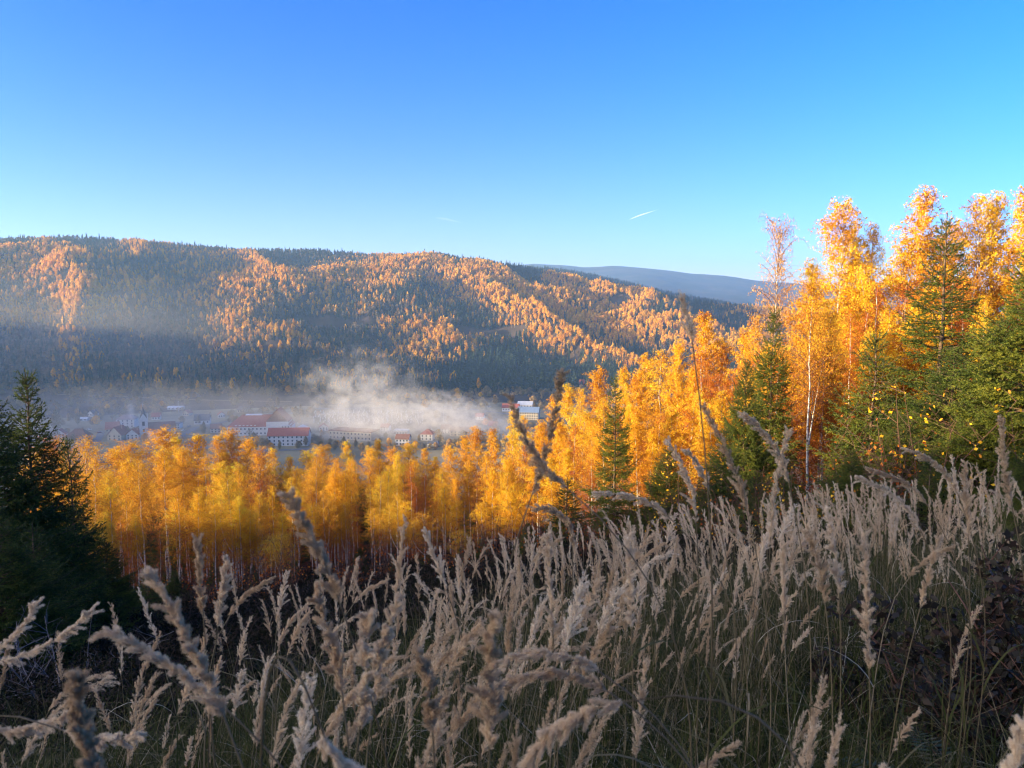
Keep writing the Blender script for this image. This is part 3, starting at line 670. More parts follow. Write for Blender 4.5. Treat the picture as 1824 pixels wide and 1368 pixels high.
def house(name, label, cat, px, py, wpx, wall_px, roof_px, depth, rot=0., roof='gable', wall='render_white', rmat='roof_red', floors=2, cols=5, side_cols=2, chimney=1, extra=None):
    """a building given by the photo position of the foot of its front wall; depth in metres; rot in degrees"""
    x, y, z = hit(px, py); k = y / F * 1.0
    w = wpx * k; h = wall_px * k; rh = roof_px * k; d = depth
    root = empty(name, (x, y + d / 2, z), R(rot)); tag(root, label, cat); TOWN.append((x, y + d / 2, max(w, d) / 2 + 2))
    b = MB(); b.box((0, 0, h / 2 - .5), (w, d, h + 1)); 
    if roof == 'gable_x':        # ridge along x: the gables are the short ends
        b.add([[-w / 2, -d / 2, h], [-w / 2, d / 2, h], [-w / 2, 0, h + rh - .15], [w / 2, -d / 2, h], [w / 2, d / 2, h], [w / 2, 0, h + rh - .15]], [[0, 1, 2], [3, 5, 4]])
    if roof == 'gable_y':
        b.add([[-w / 2, -d / 2, h], [w / 2, -d / 2, h], [0, -d / 2, h + rh - .15], [-w / 2, d / 2, h], [w / 2, d / 2, h], [0, d / 2, h + rh - .15]], [[0, 1, 2], [3, 5, 4]])
    b.build('wall', M[wall], root)
    r = MB(); o = .55; t = .25
    def slab(q):
        q = np.array(q, float); r.add(np.concatenate([q, q + [0, 0, t]]), [[0, 1, 2, 3][:len(q)]] if len(q) == 4 else [[0, 1, 2, 2]])
        n = len(q); r.add(np.concatenate([q, q + [0, 0, t]]), [[i, (i + 1) % n, (i + 1) % n + n, i + n] for i in range(n)])
        r.add(q + [0, 0, t], [list(range(n))])
    W2, D2 = w / 2 + o, d / 2 + o
    if roof == 'gable_x':
        e = rh * o / (d / 2)
        slab([[-W2, -D2, h - e], [W2, -D2, h - e], [W2, 0, h + rh], [-W2, 0, h + rh]]); slab([[W2, D2, h - e], [-W2, D2, h - e], [-W2, 0, h + rh], [W2, 0, h + rh]])
    elif roof == 'gable_y':
        e = rh * o / (w / 2)
        slab([[-W2, D2, h - e], [-W2, -D2, h - e], [0, -D2, h + rh], [0, D2, h + rh]]); slab([[W2, -D2, h - e], [W2, D2, h - e], [0, D2, h + rh], [0, -D2, h + rh]])
    elif roof == 'hip':
        m = min(W2, D2) * .9; rx = max(W2 - m, .3); ry = max(D2 - m, 0.0)
        A, B_ = [-rx, -ry, h + rh], [rx, ry, h + rh]
        slab([[-W2, -D2, h], [W2, -D2, h], [rx, -ry, h + rh], [-rx, -ry, h + rh]]); slab([[W2, D2, h], [-W2, D2, h], [-rx, ry, h + rh], [rx, ry, h + rh]])
        slab([[W2, -D2, h], [W2, D2, h], [rx, ry, h + rh], [rx, -ry, h + rh]]); slab([[-W2, D2, h], [-W2, -D2, h], [-rx, -ry, h + rh], [-rx, ry, h + rh]])
    else:
        r.box((0, 0, h + .15 + .004), (w + .5, d + .5, .3)); 
        for sx, sy, dx, dy in ((0, -1, w + .5, .3), (0, 1, w + .5, .3), (-1, 0, .3, d - .1), (1, 0, .3, d - .1)): r.box((sx * (w / 2 + .1), sy * (d / 2 + .1), h + .5), (dx, dy, .42))
    ro = r.build('roof', M[rmat], root)
    if chimney:
        for q in range(chimney):
            cb = MB(); cb.box((w * (.18 - .4 * q), d * .08, h + rh * .85 + .4), (.7, .7, max(1.6, rh * .5))); cb.build('chimney', M['brick'], ro)
    fh = h / floors
    wm = MB(); wm.box((0, 0, 0), (1.25, .12, min(1.5, fh * .55))); wme = wm.mesh('window', M['window'])
    wn = MB(); wn.box((0, 0, 0), (.12, 1.25, min(1.5, fh * .55))); wne = wn.mesh('window', M['window'])
    for f in range(floors):
        for i in range(cols):
            link(bpy.data.objects.new('window', wme), root, ((i + .5) / cols * w - w / 2, -d / 2 - .04, (f + .52) * fh))
        for i in range(side_cols):
            link(bpy.data.objects.new('window', wne), root, (-w / 2 - .04, (i + .5) / side_cols * d - d / 2, (f + .52) * fh))
    if extra: extra(root, w, d, h, rh)
    return root
# school: long red roofed block with a tall central gable, and its lower wing
def school_gable(root, w, d, h, rh):
    b = MB(); gw = w * .34; gx = w * .29; gh = rh * 1.45; z0 = h + .6
    b.box((gx, -d * .1, h * .5 + rh * .25), (gw, d * .9, h + rh * .5)); 
    b.build('gable_wall', M['render_white'], root)
    t = MB(); y0 = -d * .55 - .4; y1 = d * .35; zb = h + rh * .5 + .02
    t.add([[gx - gw / 2, y0 + .45, zb], [gx + gw / 2, y0 + .45, zb], [gx, y0 + .45, zb + gh * .78]], [[0, 1, 2]]); t.build('gable_panel', M['roof_brown'], root)
    r = MB()
    for s in (-1, 1):
        q = np.array([[gx + s * (gw / 2 + .9), y0, zb - .5], [gx + s * (gw / 2 + .9), y1, zb - .5], [gx, y1, zb + gh * .82], [gx, y0, zb + gh * .82]])
        r.add(np.concatenate([q, q + [0, 0, .3]]), [[0, 1, 2, 3], [4, 5, 6, 7], [0, 1, 5, 4], [1, 2, 6, 5], [2, 3, 7, 6], [3, 0, 4, 7]])
    r.build('gable_roof', M['roof_red'], root)
    k = MB(); k.box((-w * .12, d * .08, h + rh * .98), (w * .26, d * .3, 1.2)); k.build('skylight', M['roof_metal'], root)
    for i in range(6):
        dm = MB(); dm.box((-w * .36 + i * w * .06, -d * .5 + 1.2, h + .9), (w * .028, 2.0, 1.5)); dm.build('dormer', M['render_white'], root)
house('school_building', 'large white school with a long red roof and central gable', 'school', 459, 776, 112, 16, 18, 26, 6, 'hip', floors=2, cols=16, side_cols=4, chimney=0, extra=school_gable)
house('school_wing', 'lower white wing with red roof and window rows in front of the school', 'school', 512, 795, 72, 19, 12, 14, 4, 'gable_x', 'render_grey', 'roof_red', floors=3, cols=9, chimney=0)
house('annex_block', 'small square white block at the right end of the school', 'annex', 508, 775, 15, 17, 2, 10, 6, 'flat', floors=3, cols=3, rmat='roof_metal', chimney=0)
house('gym_hall', 'grey hall with pale metal roof right of the school', 'hall', 533, 776, 27, 9, 6, 16, 5, 'gable_y', 'render_grey', 'roof_metal', 1, 3, 2, 0)
house('long_hall', 'long low flat-roofed hall with sunlit orange parapet inside the smoke', 'hall', 628, 784, 84, 15, 0, 18, -16, 'flat', 'render_cream', 'roof_brown', 2, 12, 3, 0)
house('red_roof_house', 'broad low house under a faded red hip roof at the far left', 'house', 134, 788, 37, 9, 13, 14, 8, 'hip', 'render_cream', 'roof_brown', 1, 5)
house('chalet_house', 'red roofed chalet with its gable towards the hill, left of the church', 'house', 205, 785, 26, 10, 14, 15, -4, 'gable_y', 'render_cream', 'roof_red', 2, 3)
house('chalet_house', 'smaller steep red roof tucked behind the chalet gable', 'house', 196, 770, 22, 6, 11, 12, 20, 'gable_x', 'render_cream', 'roof_red', 1, 4)
house('white_house', 'white gabled house with red roof touching the church', 'house', 235, 783, 21, 9, 9, 12, 4, 'gable_y', 'render_white', 'roof_red', 2, 3)
house('tall_white_house', 'pale three-storey house with a purple grey hip roof behind the church', 'house', 222, 762, 31, 15, 7, 13, 6, 'hip', 'render_white', 'roof_purple', 3, 4, 2)
house('twin_gable_house', 'white twin-gabled house with dark roof beside a golden tree', 'house', 358, 756, 26, 8, 9, 9, 12, 'gable_x', 'render_white', 'roof_dark', 1, 4)
house('flat_house', 'grey flat-roofed building right of the church', 'building', 309, 764, 20, 9, 0, 10, 4, 'flat', 'render_grey', 'roof_dark', 2, 5, 2, 0)
house('storage_shed', 'long pale metal-roofed shed at the foot of the far slope', 'shed', 311, 730, 26, 4, 2, 9, 4, 'gable_x', 'render_grey', 'roof_metal', 1, 4, 1, 0)
house('farm_shed', 'pale shed half hidden by valley trees at the left', 'shed', 147, 750, 13, 4, 2, 8, 10, 'gable_x', 'render_grey', 'roof_metal', 1, 2, 1, 0)
house('smoke_house', 'white house with red pyramid roof at the edge of the smoke', 'house', 761, 785, 22, 11, 8, 11, -8, 'hip', 'render_white', 'roof_red', 2, 3)
house('smoke_house', 'white two-storey flat house blurred by the smoke', 'house', 714, 776, 25, 8, 0, 10, -4, 'flat', 'render_white', 'roof_metal', 1, 5, 2, 0)
house('smoke_house', 'white house with a faded brown roof in front of the flat house', 'house', 717, 794, 24, 12, 7, 11, -4, 'gable_x', 'render_white', 'roof_brown', 2, 4)
house('garage_shed', 'shed with a bright metal roof right of the pyramid-roofed house', 'shed', 771, 797, 17, 6, 4, 8, -10, 'gable_x', 'render_grey', 'roof_dark', 1, 2, 1, 0)
house('terraced_house', 'pale long house behind the thick smoke near the shoulder', 'house', 822, 777, 40, 9, 6, 11, -6, 'gable_x', 'render_cream', 'roof_brown', 2, 6)
house('small_house', 'small house with a faded red roof dissolving in the smoke', 'house', 879, 764, 15, 6, 6, 9, -10, 'gable_x', 'render_cream', 'roof_red', 1, 3)
house('blue_roof_building', 'cream three-storey building with a blue roof beside the crossed plumes', 'building', 942, 748, 38, 14, 8, 14, -10, 'gable_x', 'render_cream', 'roof_blue', 3, 9, 2, 0)
house('workshop', 'workshop with white roof behind the blue-roofed building', 'workshop', 936, 727, 26, 6, 5, 14, -8, 'gable_x', 'render_white', 'roof_metal', 1, 5, 2, 0)
house('row_house', 'red roofed row house left of the blue-roofed building', 'house', 910, 733, 30, 7, 6, 10, -8, 'gable_x', 'render_white', 'roof_red', 1, 6)
house('lone_house', 'lone house with a purple red roof at the foot of the forest', 'house', 1041, 692, 17, 7, 8, 10, -10, 'gable_x', 'render_white', 'roof_red', 1, 3)
for px, py, w_, wl, rf, rot, wm, rm, lab in [(104, 781, 20, 8, 8, 12, 'render_white', 'roof_red', 'white house with a red roof left of the broad low house'), (163, 742, 12, 6, 5, -20, 'render_white', 'roof_dark', 'tiny white house with dark roof behind the round orange tree'), (276, 748, 14, 6, 6, 15, 'render_white', 'roof_red', 'small white house with red roof behind the church'),
    (332, 741, 12, 5, 5, -12, 'render_cream', 'roof_red', 'little cream house right of the long pale shed'), (383, 771, 18, 8, 7, 10, 'render_white', 'roof_brown', 'white house with brown roof left of the school'), (392, 744, 12, 5, 5, 25, 'render_white', 'roof_red', 'tiny white house with red roof behind the school'),
    (430, 735, 14, 5, 5, -8, 'render_cream', 'roof_dark', 'small cream house with dark roof above the school roof'), (575, 768, 16, 7, 6, 14, 'render_white', 'roof_red', 'white house with red roof between the hall and the long hall'), (686, 768, 15, 7, 5, -10, 'render_white', 'roof_red', 'white house with red roof at the edge of the cemetery'),
    (795, 772, 18, 8, 7, -12, 'render_white', 'roof_brown', 'white house with brown roof right of the pyramid-roofed house'), (288, 784, 18, 8, 8, -6, 'render_white', 'roof_red', 'white house with red roof right of the church nave'), (855, 748, 14, 6, 5, -10, 'render_white', 'roof_red', 'small white house deep inside the bright smoke')]:
    house('village_house', lab, 'house', px, py, w_, wl, rf, 8, rot, 'gable_x' if w_ % 4 else 'gable_y', wm, rm, 1 if wl < 7 else 2, 3)
# church: nave, tower with gables, steep spire and cross
def church():
    x, y, z = hit(257, 780); k = y / F; root = empty('church', (x, y, z), R(24))
    tag(root, 'church with a slender pale tower, pointed gables and dark needle spire', 'church'); TOWN.append((x, y, 14))
    w = 14 * k; h = 34 * k
    b = MB(); b.box((0, 0, h / 2 - .5), (w, w, h + 1))
    g = w * .75
    for a in range(4):
        ca, sa = math.cos(a * math.pi / 2), math.sin(a * math.pi / 2); Rm = np.array([[ca, -sa, 0], [sa, ca, 0], [0, 0, 1]])
        q = np.array([[-w / 2, -w / 2 - .1, h], [w / 2, -w / 2 - .1, h], [0, -w / 2 - .1, h + g], [-w / 2, -w / 2 + .4, h], [w / 2, -w / 2 + .4, h], [0, -w / 2 + .4, h + g]]) @ Rm.T
        b.add(q, [[0, 1, 2], [3, 5, 4]]); b.add(q, [[0, 2, 5, 3], [1, 4, 5, 2]])
    b.build('tower', M['render_white'], root)
    s = MB(); n = 8; th = np.arange(n) * 2 * np.pi / n
    ring = np.stack([w * .46 * np.cos(th), w * .46 * np.sin(th), np.full(n, h + .3)], 1)
    s.add(np.concatenate([ring, [[0, 0, h + 24 * k]]]), [[i, (i + 1) % n, n] for i in range(n)])
    sp = s.build('spire', M['roof_dark'], root)
    cr = MB(); cr.box((0, 0, h + 25 * k), (.35, .35, 4.5)); cr.box((0, 0, h + 25.8 * k), (1.8, .3, .35)); cr.build('cross', M['roof_metal'], sp)
    for a in range(4):
        ca, sa = math.cos(a * math.pi / 2), math.sin(a * math.pi / 2)
        for zz, ww, hh in ((h * .78, w * .3, h * .22), (h * .42, w * .22, h * .16)):
            m = MB(); m.box((ca * (w / 2 + .02), sa * (w / 2 + .02), zz), (.14 if a % 2 == 0 else ww, ww if a % 2 == 0 else .14, hh)); m.build('window', M['window'], root)
    v = MB(); nw, nl, nh = 12., 24., 8.; v.box((nl / 2 + w / 2 - .3, 0, nh / 2 - .5), (nl, nw, nh + 1)); 
    X1 = w / 2 - .3 + nl; v.add([[X1, -nw / 2, nh], [X1, nw / 2, nh], [X1, 0, nh + 6]], [[0, 1, 2]]); v.build('nave', M['render_white'], root)
    r = MB(); X0 = w / 2 + .01
    for sgn in (-1, 1):
        q = np.array([[X0, sgn * (nw / 2 + .5), nh - .5], [X1 + .4, sgn * (nw / 2 + .5), nh - .5], [X1 + .4, 0, nh + 6.2], [X0, 0, nh + 6.2]])
        r.add(np.concatenate([q, q + [0, 0, .25]]), [[0, 1, 2, 3], [4, 5, 6, 7], [0, 1, 5, 4], [2, 3, 7, 6], [1, 2, 6, 5]])
    r.build('roof', M['roof_brown'], root)
church()
def ribbon(name, pix, width, m, dz=.25):
    P = np.array([hit(*p)[:2] for p in pix]); P = along(np.c_[P, np.zeros(len(P))], np.linspace(0, 1, 60))[:, :2]
    d = np.gradient(P, axis=0); d /= np.linalg.norm(d, axis=1)[:, None]; nrm = np.stack([-d[:, 1], d[:, 0]], 1)
    A, B_ = P + nrm * width / 2, P - nrm * width / 2
    z = np.maximum.reduce([H(A[:, 0], A[:, 1]), H(B_[:, 0], B_[:, 1]), H(P[:, 0], P[:, 1])]) + dz
    v = np.stack([np.c_[A, z], np.c_[B_, z]], 1).reshape(-1, 3); i = np.arange(59) * 2
    b = MB(); b.add(v, np.stack([i, i + 1, i + 3, i + 2], 1)); return tag(b.build(name, m), kind='structure')
ribbon('road', [(120, 800), (172, 788), (182, 768), (230, 764), (330, 775), (345, 763), (400, 752), (470, 738), (640, 735)], 6.5, M['asphalt'])
ribbon('road', [(345, 764), (325, 778), (300, 790), (420, 806), (560, 800), (590, 790)], 7.0, M['asphalt'], .32)
ribbon('road', [(540, 729), (700, 727), (830, 728), (900, 737), (1000, 733)], 6.0, M['asphalt'])
ribbon('path', [(90, 702), (180, 706), (330, 712), (520, 716)], 4.0, M['valley'])
# cemetery stones in the smoke
gmsh = []
for k in range(3):
    b = MB(); b.box((0, 0, .25), (1.0, 1.9, .5)); b.box((0, .8, .95), (.9, .22, 1.1 + .2 * k)); gmsh.append(b.mesh('gravestone', M['stone']))
rngV = np.random.default_rng(42)
for i in range(230):
    px = 560 + 200 * (i % 23 + rngV.uniform(-.3, .3)) / 23; py = 733 + 24 * (i // 23 + rngV.uniform(-.3, .3)) / 10
    x, y, z = hit(px, py); o = link(bpy.data.objects.new('gravestone', gmsh[i % 3]), None, (x, y, z)); o.rotation_euler[2] = R(8)
    half = ['left half', 'right half'][int(px > 660)]
    tag(o, 'pale gravestone in the rows of the hazy cemetery, %s' % half, 'gravestone', 'gravestones in the %s of the cemetery' % half)
# parked cars by the road behind the smoke
cmat = [plain('car_paint_white', (.7, .7, .7), .3), plain('car_paint_dark', (.05, .06, .08), .3), plain('car_paint_silver', (.45, .46, .48), .3), plain('car_paint_red', (.35, .05, .04), .3)]
tyre = plain('tyre_rubber', (.02, .02, .02), .9)
cn = ['white', 'dark', 'silver', 'red']
spots = [('beside the road under the valley trees', 792, 726), ('first in the row behind the smoke', 812, 725), ('between two pale cars behind the smoke', 832, 726), ('in the middle of the row behind the smoke', 850, 725), ('next to the row houses', 872, 726), ('on the lane near the grey flat-roofed building', 328, 768), ('on the lane below the twin-gabled house', 338, 760), ('by the red roofed house at the far left', 160, 766), ('on the lane left of the chalet', 178, 772), ('beside the gym hall', 556, 781), ('in front of the school wing', 480, 803)]
for i, (w_, px, py) in enumerate(spots):
    x, y, z = hit(px, py); k = [0, 0, 1, 2, 0, 0, 2, 0, 3, 1, 2][i]
    e = empty('parked_car', (x, y - 1, z + .3), R([0, 5, -8, 2, 10, 60, 40, 5, 70, 10, 8][i])); tag(e, cn[k] + ' car parked ' + w_, 'car', 'cars parked in the valley')
    b = MB(); b.add([[-2.1, -.85, .35], [2.1, -.85, .35], [2.1, .85, .35], [-2.1, .85, .35], [-2.15, -.87, .8], [2.0, -.87, .75], [2.0, .87, .75], [-2.15, .87, .8], [-1.5, -.7, 1.4], [.6, -.7, 1.45], [.6, .7, 1.45], [-1.5, .7, 1.4], [1.3, -.83, .85], [1.3, .83, .85], [-2.0, -.84, .9], [-2.0, .84, .9]],
        [[0, 1, 5, 4], [1, 2, 6, 5], [2, 3, 7, 6], [3, 0, 4, 7], [8, 9, 10, 11], [4, 5, 12, 14], [6, 7, 15, 13], [5, 6, 13, 12], [7, 4, 14, 15], [0, 3, 2, 1]]); b.build('body', cmat[k], e)
    g = MB(); g.add([[-2.0, -.84, .9], [1.3, -.83, .85], [.6, -.7, 1.44], [-1.5, -.7, 1.39], [-2.0, .84, .9], [1.3, .83, .85], [.6, .7, 1.44], [-1.5, .7, 1.39]], [[0, 1, 2, 3], [4, 7, 6, 5], [1, 5, 6, 2], [0, 3, 7, 4]]); g.build('windows', M['window'], e)
    for sx in (-1.3, 1.3):
        for sy in (-.8, .8):
            t = MB(); t.tube([[sx, sy - .1, .33], [sx, sy + .1, .33]], .33, 10); t.add([[sx + .33 * math.cos(a), sy - .1, .33 + .33 * math.sin(a)] for a in np.arange(10) * .628], [list(range(10))]); t.build('wheel', tyre, e)
# valley trees
VT = [(far_tree(21, 'round', 11, 4.6, 420, .62, M['valley_leaf'], zb=2.2)), (far_tree(22, 'round', 9, 4.0, 380, .6, M['valley_leaf'], zb=1.2)), (far_tree(23, 'egg', 13, 3.1, 380, .6, M['valley_leaf'], zb=2.4)), (far_tree(24, 'round', 12, 5.2, 260, .5, M['valley_leaf'], zb=2.4)), (far_tree(25, 'round', 10, 4.4, 420, .6, M['hill_gold'], zb=2))]
def split_tree(seed, kind, h, r, n, size, leaf, zb):
    rng = np.random.default_rng(seed); t = MB(); t.tube([[0, 0, -.5], [0, 0, h * .4], [.2, .1, h * .85]], [.02 * h, .015 * h, .003 * h], 6)
    for k in range(9): t.tube(curve([0, 0, h * rng.uniform(.2, .6)], k * 2.4, R(45), r * .9, 4, R(10), rng), np.linspace(.008 * h, .002 * h, 5), 4)
    cb = MB(); far_crown(cb, rng, n, h, r, zb, size, kind, 0); return t.mesh('valley_trunk', M['hill_trunk']), cb.mesh('valley_crown', leaf)
VS = [split_tree(31, 'round', 11, 4.6, 650, .5, M['valley_leaf'], 2.0), split_tree(32, 'round', 9, 4.0, 600, .45, M['valley_leaf'], 1.0), split_tree(33, 'egg', 13, 3.1, 560, .5, M['valley_leaf'], 2.2), split_tree(34, 'round', 12, 5.2, 330, .42, M['valley_leaf'], 2.4), split_tree(35, 'round', 10, 4.4, 650, .5, M['hill_gold'], 1.6), split_tree(36, 'cone', 14, 2.6, 500, .6, M['hill_spruce'], 1)]
VN = ['brown rounded tree', 'low bushy brown tree', 'upright dull gold tree', 'half bare spreading tree', 'orange rounded tree', 'dark conifer']
def vtree(px, py, k, s, label, group):
    x, y, z = hit(px, py)
    if any(math.hypot(x - a, y - b) < r * .8 + 1 for a, b, r in TOWN) and 'beside' not in label: return
    plant('valley_tree', label, 'tree', group, [('trunk', VS[k][0]), ('crown', VS[k][1])], (x, y, z), rngV.random() * 6.28, s)
vtree(172, 758, 4, 1.05, 'rounded orange tree standing alone left of the red roofs', None)
vtree(600 - 72, 757, 2, 1.5, 'tall hazy orange poplar-like tree standing beside the school gable', None)
vtree(354, 756, 2, .8, 'slim golden tree beside the twin-gabled white house', None)
vtree(758, 728, 4, 1.2, 'pinkish orange tree rising beside the smoke', None)
vtree(100, 770, 2, 1.7, 'tall pale gold tree at the far left of the valley', None)
cnt = 0
while cnt < 212:
    px = rngV.uniform(-40, 1120); a = rngV.random()
    py = 690 + 14 * a if cnt < 62 else 700 + 36 * a if cnt < 118 else 726 + 74 * a
    if 545 < px < 790 and py > 725 and rngV.random() < .85: continue
    if px > 900 and py > 745: continue
    k = int(rngV.choice(6, p=[.3, .26, .12, .2, .08, .04])); s = rngV.uniform(.6, 1.25) * (1 if py < 740 else .8)
    zn = 'along the foot of the wooded slope' if py < 704 else 'between the far fields' if py < 730 else 'among the houses'
    zn += ' at the left' if px < 380 else ' in the middle' if px < 760 else ' at the right'
    vtree(px, py, k, s, VN[k] + ' ' + zn, VN[k] + 's ' + zn); cnt += 1
for i in range(75):
    px = rngV.uniform(390, 830); k = int(rngV.choice([0, 1, 2, 3, 4], p=[.3, .3, .15, .15, .1])); zn = 'in the gardens below the school' if px < 580 else 'in the gardens below the smoke'
    vtree(px, rngV.uniform(786, 806), k, rngV.uniform(.4, .75), VN[k] + ' ' + zn, VN[k] + 's ' + zn)
def thicket():
    rng = np.random.default_rng(8); n = 3400
    y = np.sqrt(rng.uniform(640 ** 2, 1180 ** 2, n)); u = rng.uniform(-.76, .2, n); x = u * y
    k = (fbm(x, y * .6, 90, 3, 71) > .12) | (y > 1060)
    for a, b, r in TOWN: k &= np.hypot(x - a, y - b) > r + 3
    x, y = x[k], y[k]; n = len(x); s = rng.uniform(.2, .55, n) * np.where(y > 1060, 1.3, 1); rot = np.zeros((n, 3)); rot[:, 2] = rng.random(n) * 6.28
    scatter('valley_thicket', VT[:4], np.stack([x, y, H(x, y) - .5], 1), rot, np.stack([s * 1.4, s * 1.4, s], 1), rng.integers(0, 4, n), 'low brown scrub and hedges covering the valley floor', 'scrub')
thicket()
# lamp posts
for i, (px, py) in enumerate([(745, 757), (790, 752), (318, 735), (690, 741)]):
    x, y, z = hit(px, py); e = empty('street_lamp', (x, y, z)); tag(e, ['tall pale mast in the smoke above the pyramid roof', 'pale mast right of the cemetery', 'mast beside the long pale shed', 'mast inside the cemetery'][i], 'lamp post', 'tall masts in the valley')
    p = MB(); p.tube([[0, 0, 0], [0, 0, 13]], [.22, .12], 6); p.build('pole', M['roof_metal'], e); q = MB(); q.box((.6, 0, 13), (1.5, .4, .25)); q.build('lamp_head', M['roof_metal'], e)
# ------------------------------------------------------------------ tall reed grass in the meadow
def plume_geo(b, path, width, n, rng, mi=0, open_=.5, tone=.0, lump=.3, size=1.):
    """a feathery seed head along path (base to tip)"""
    width = width * .54; path = np.asarray(path, float); Lp = np.linalg.norm(np.diff(path, axis=0), axis=1).sum()
    nb = int(max(40, 300 * Lp))
    s0 = np.sort(rng.random(nb)) ** .92 * .97
    dirp = unit(np.gradient(path, axis=0))
    base = along(path, s0); tan = unit(along(dirp, s0))
    env = np.minimum(1, .35 + s0 * 3.2) * (1 - s0) ** .62 + .05
    env = env * (1 + lump * np.sin(s0 * rng.uniform(16, 24) + rng.random() * 6) * .6 + lump * .5 * rng.normal(size=nb).clip(-1, 1))
    lb = np.maximum(.009, width * env * rng.uniform(.7, 1.5, nb))
    lb = lb * np.where(rng.random(nb) < .16, 1.8, 1)
    rad = unit(np.cross(tan, rng.normal(size=(nb, 3))))
    ang = (R(12) + R(24) * open_) * rng.uniform(.6, 1.3, nb)
    bd = unit(tan * np.cos(ang)[:, None] + rad * np.sin(ang)[:, None]); bl = lb / np.maximum(np.sin(ang), .3)
    bl = np.minimum(bl, .075)
    tb = np.clip(.5 + tone + rng.normal(size=nb) * .10, 0, 1)
    w = bl / bl.sum(); cnt = np.maximum(4, (w * n).astype(int)); i = np.repeat(np.arange(nb), cnt); m = len(i)
    f = rng.random(m) ** .8
    c = base[i] + bd[i] * (bl[i] * f)[:, None] + np.array([0, 0, -1.]) * (.18 * bl[i] * f * f)[:, None] + rng.normal(size=(m, 3)) * .0018
    d = unit(bd[i] + rng.normal(size=(m, 3)) * .3); e = unit(np.cross(d, rng.normal(size=(m, 3))))
    l = size * rng.uniform(.0018, .0042, m)[:, None]; wd = size * rng.uniform(.00035, .0007, m)[:, None]
    b.quads(c, d * l, e * wd, np.clip(tb[i] + rng.normal(size=m) * .14 + .12 * f - .04, 0, 1), mi)
    b.tube(path, np.linspace(.0016, .0005, len(path)), 3, .25, mi)
def blade_geo(b, p, w, tint, mi=0):
    p = np.asarray(p, float); n = len(p); d = unit(np.gradient(p, axis=0)); s = np.cross(d, [0, 0, 1.]) + 1e-4
    s = unit(s); ww = w * np.sin(np.linspace(.5, 1, n) * np.pi) ** .7 + .0002
    v = np.concatenate([p - s * ww[:, None], p + s * ww[:, None]]); i = np.arange(n - 1)
    b.add(v, np.stack([i, i + 1, i + 1 + n, i + n], 1), tint, mi)
def bend_path(h, lean, az, rng, n=14, curl=0.):
    """stem that leans more and more; lean in radians at the tip, curl adds a nod over the last part"""
    t = np.linspace(0, 1, n); a = lean * t ** 1.6 + curl * np.clip((t - .72) / .28, 0, 1) ** 1.3
    d = np.stack([np.sin(a) * math.cos(az), np.sin(a) * math.sin(az), np.cos(a)], 1)
    p = np.concatenate([[[0, 0, 0]], np.cumsum((d[1:] + d[:-1]) / 2 * h / (n - 1), 0)])
    return p
def reed(seed, h, lean, curl, width, n, open_, tone, pl=.27, leaves=2):
    rng = np.random.default_rng(seed); p = bend_path(h, lean, 0., rng, 18, curl)
    k = 1 - pl / h
    s = MB(); sp = along(p, np.linspace(0, k + .02, 12)); sp[0, 2] -= .05; s.tube(sp, np.linspace(.0021, .0012, 12), 4, .35 + .3 * rng.random())
    q = MB(); plume_geo(q, along(p, np.linspace(k, 1, 14)), width, n, rng, 0, open_, tone)
    lv = []
    for j in range(leaves):
        l = MB(); f = rng.uniform(.15, .62); st = along(p, np.array([f]))[0]
        cp = curve(st, rng.random() * 6.28, R(rng.uniform(55, 78)), rng.uniform(.25, .5), 8, R(rng.uniform(70, 150)), rng, .05)
        blade_geo(l, cp, rng.uniform(.0018, .0036), np.clip(rng.normal() * .22 + .72, .25, 1)); lv.append(l)
    return s, q, lv, p
def reed_meshes(r): return [('stem', r[0].mesh('reed_stem', M['straw'])), ('plume', r[1].mesh('reed_plume', M['plume']))] + [('leaf', l.mesh('reed_leaf', M['blade'])) for l in r[2]]
RK = [('upright slim', .12, .05, .014, .3), ('upright feathery', .18, .1, .026, .6), ('wide fluffy', .15, .25, .036, .9), ('gently leaning', .35, .35, .020, .5), ('arching', .55, .9, .016, .45), ('nodding', .3, 1.25, .018, .6), ('upright pointed', .08, .1, .019, .45), ('leaning fluffy', .4, .5, .028, .8), ('low arching', .8, .9, .015, .5), ('thin wispy', .25, .3, .010, .4), ('tall feathery', .2, .3, .023, .55), ('drooping', .45, 1.5, .020, .6)]
RK = [(nm, ln * .72, cu * .8, w, op) for nm, ln, cu, w, op in RK]
RK = RK + [(nm, ln * f, cu * g + .05, w * q, op) for (nm, ln, cu, w, op), f, g, q in zip(RK[:9], (2.0, 1.5, 1.4, 1.2, .8, 1.2, 2.2, 1.1, .8), (3, 2, 1.5, .7, 1.2, .8, 1.5, 1.4, .8), (.7, .75, .8, .8, 1.2, .7, .6, .8, 1.3))]
NK = len(RK)
RP = [reed_meshes(reed(400 + i, 1.12 + .4 * ((i * 7) % NK) / NK, ln, cu, w, 6000 if w > .02 else 4400, op, ((i * 5) % 11 - 5) * .045, .17 + .035 * ((i * 3) % 5), 4 + i % 2)) for i, (nm, ln, cu, w, op) in enumerate(RK)]
rngG = np.random.default_rng(12)
def in_fan(n, r0, r1, a0=-37, a1=37):
    r = np.sqrt(rngG.uniform(r0 ** 2, r1 ** 2, n)); a = np.radians(rngG.uniform(a0, a1, n)); return r * np.sin(a), r * np.cos(a)
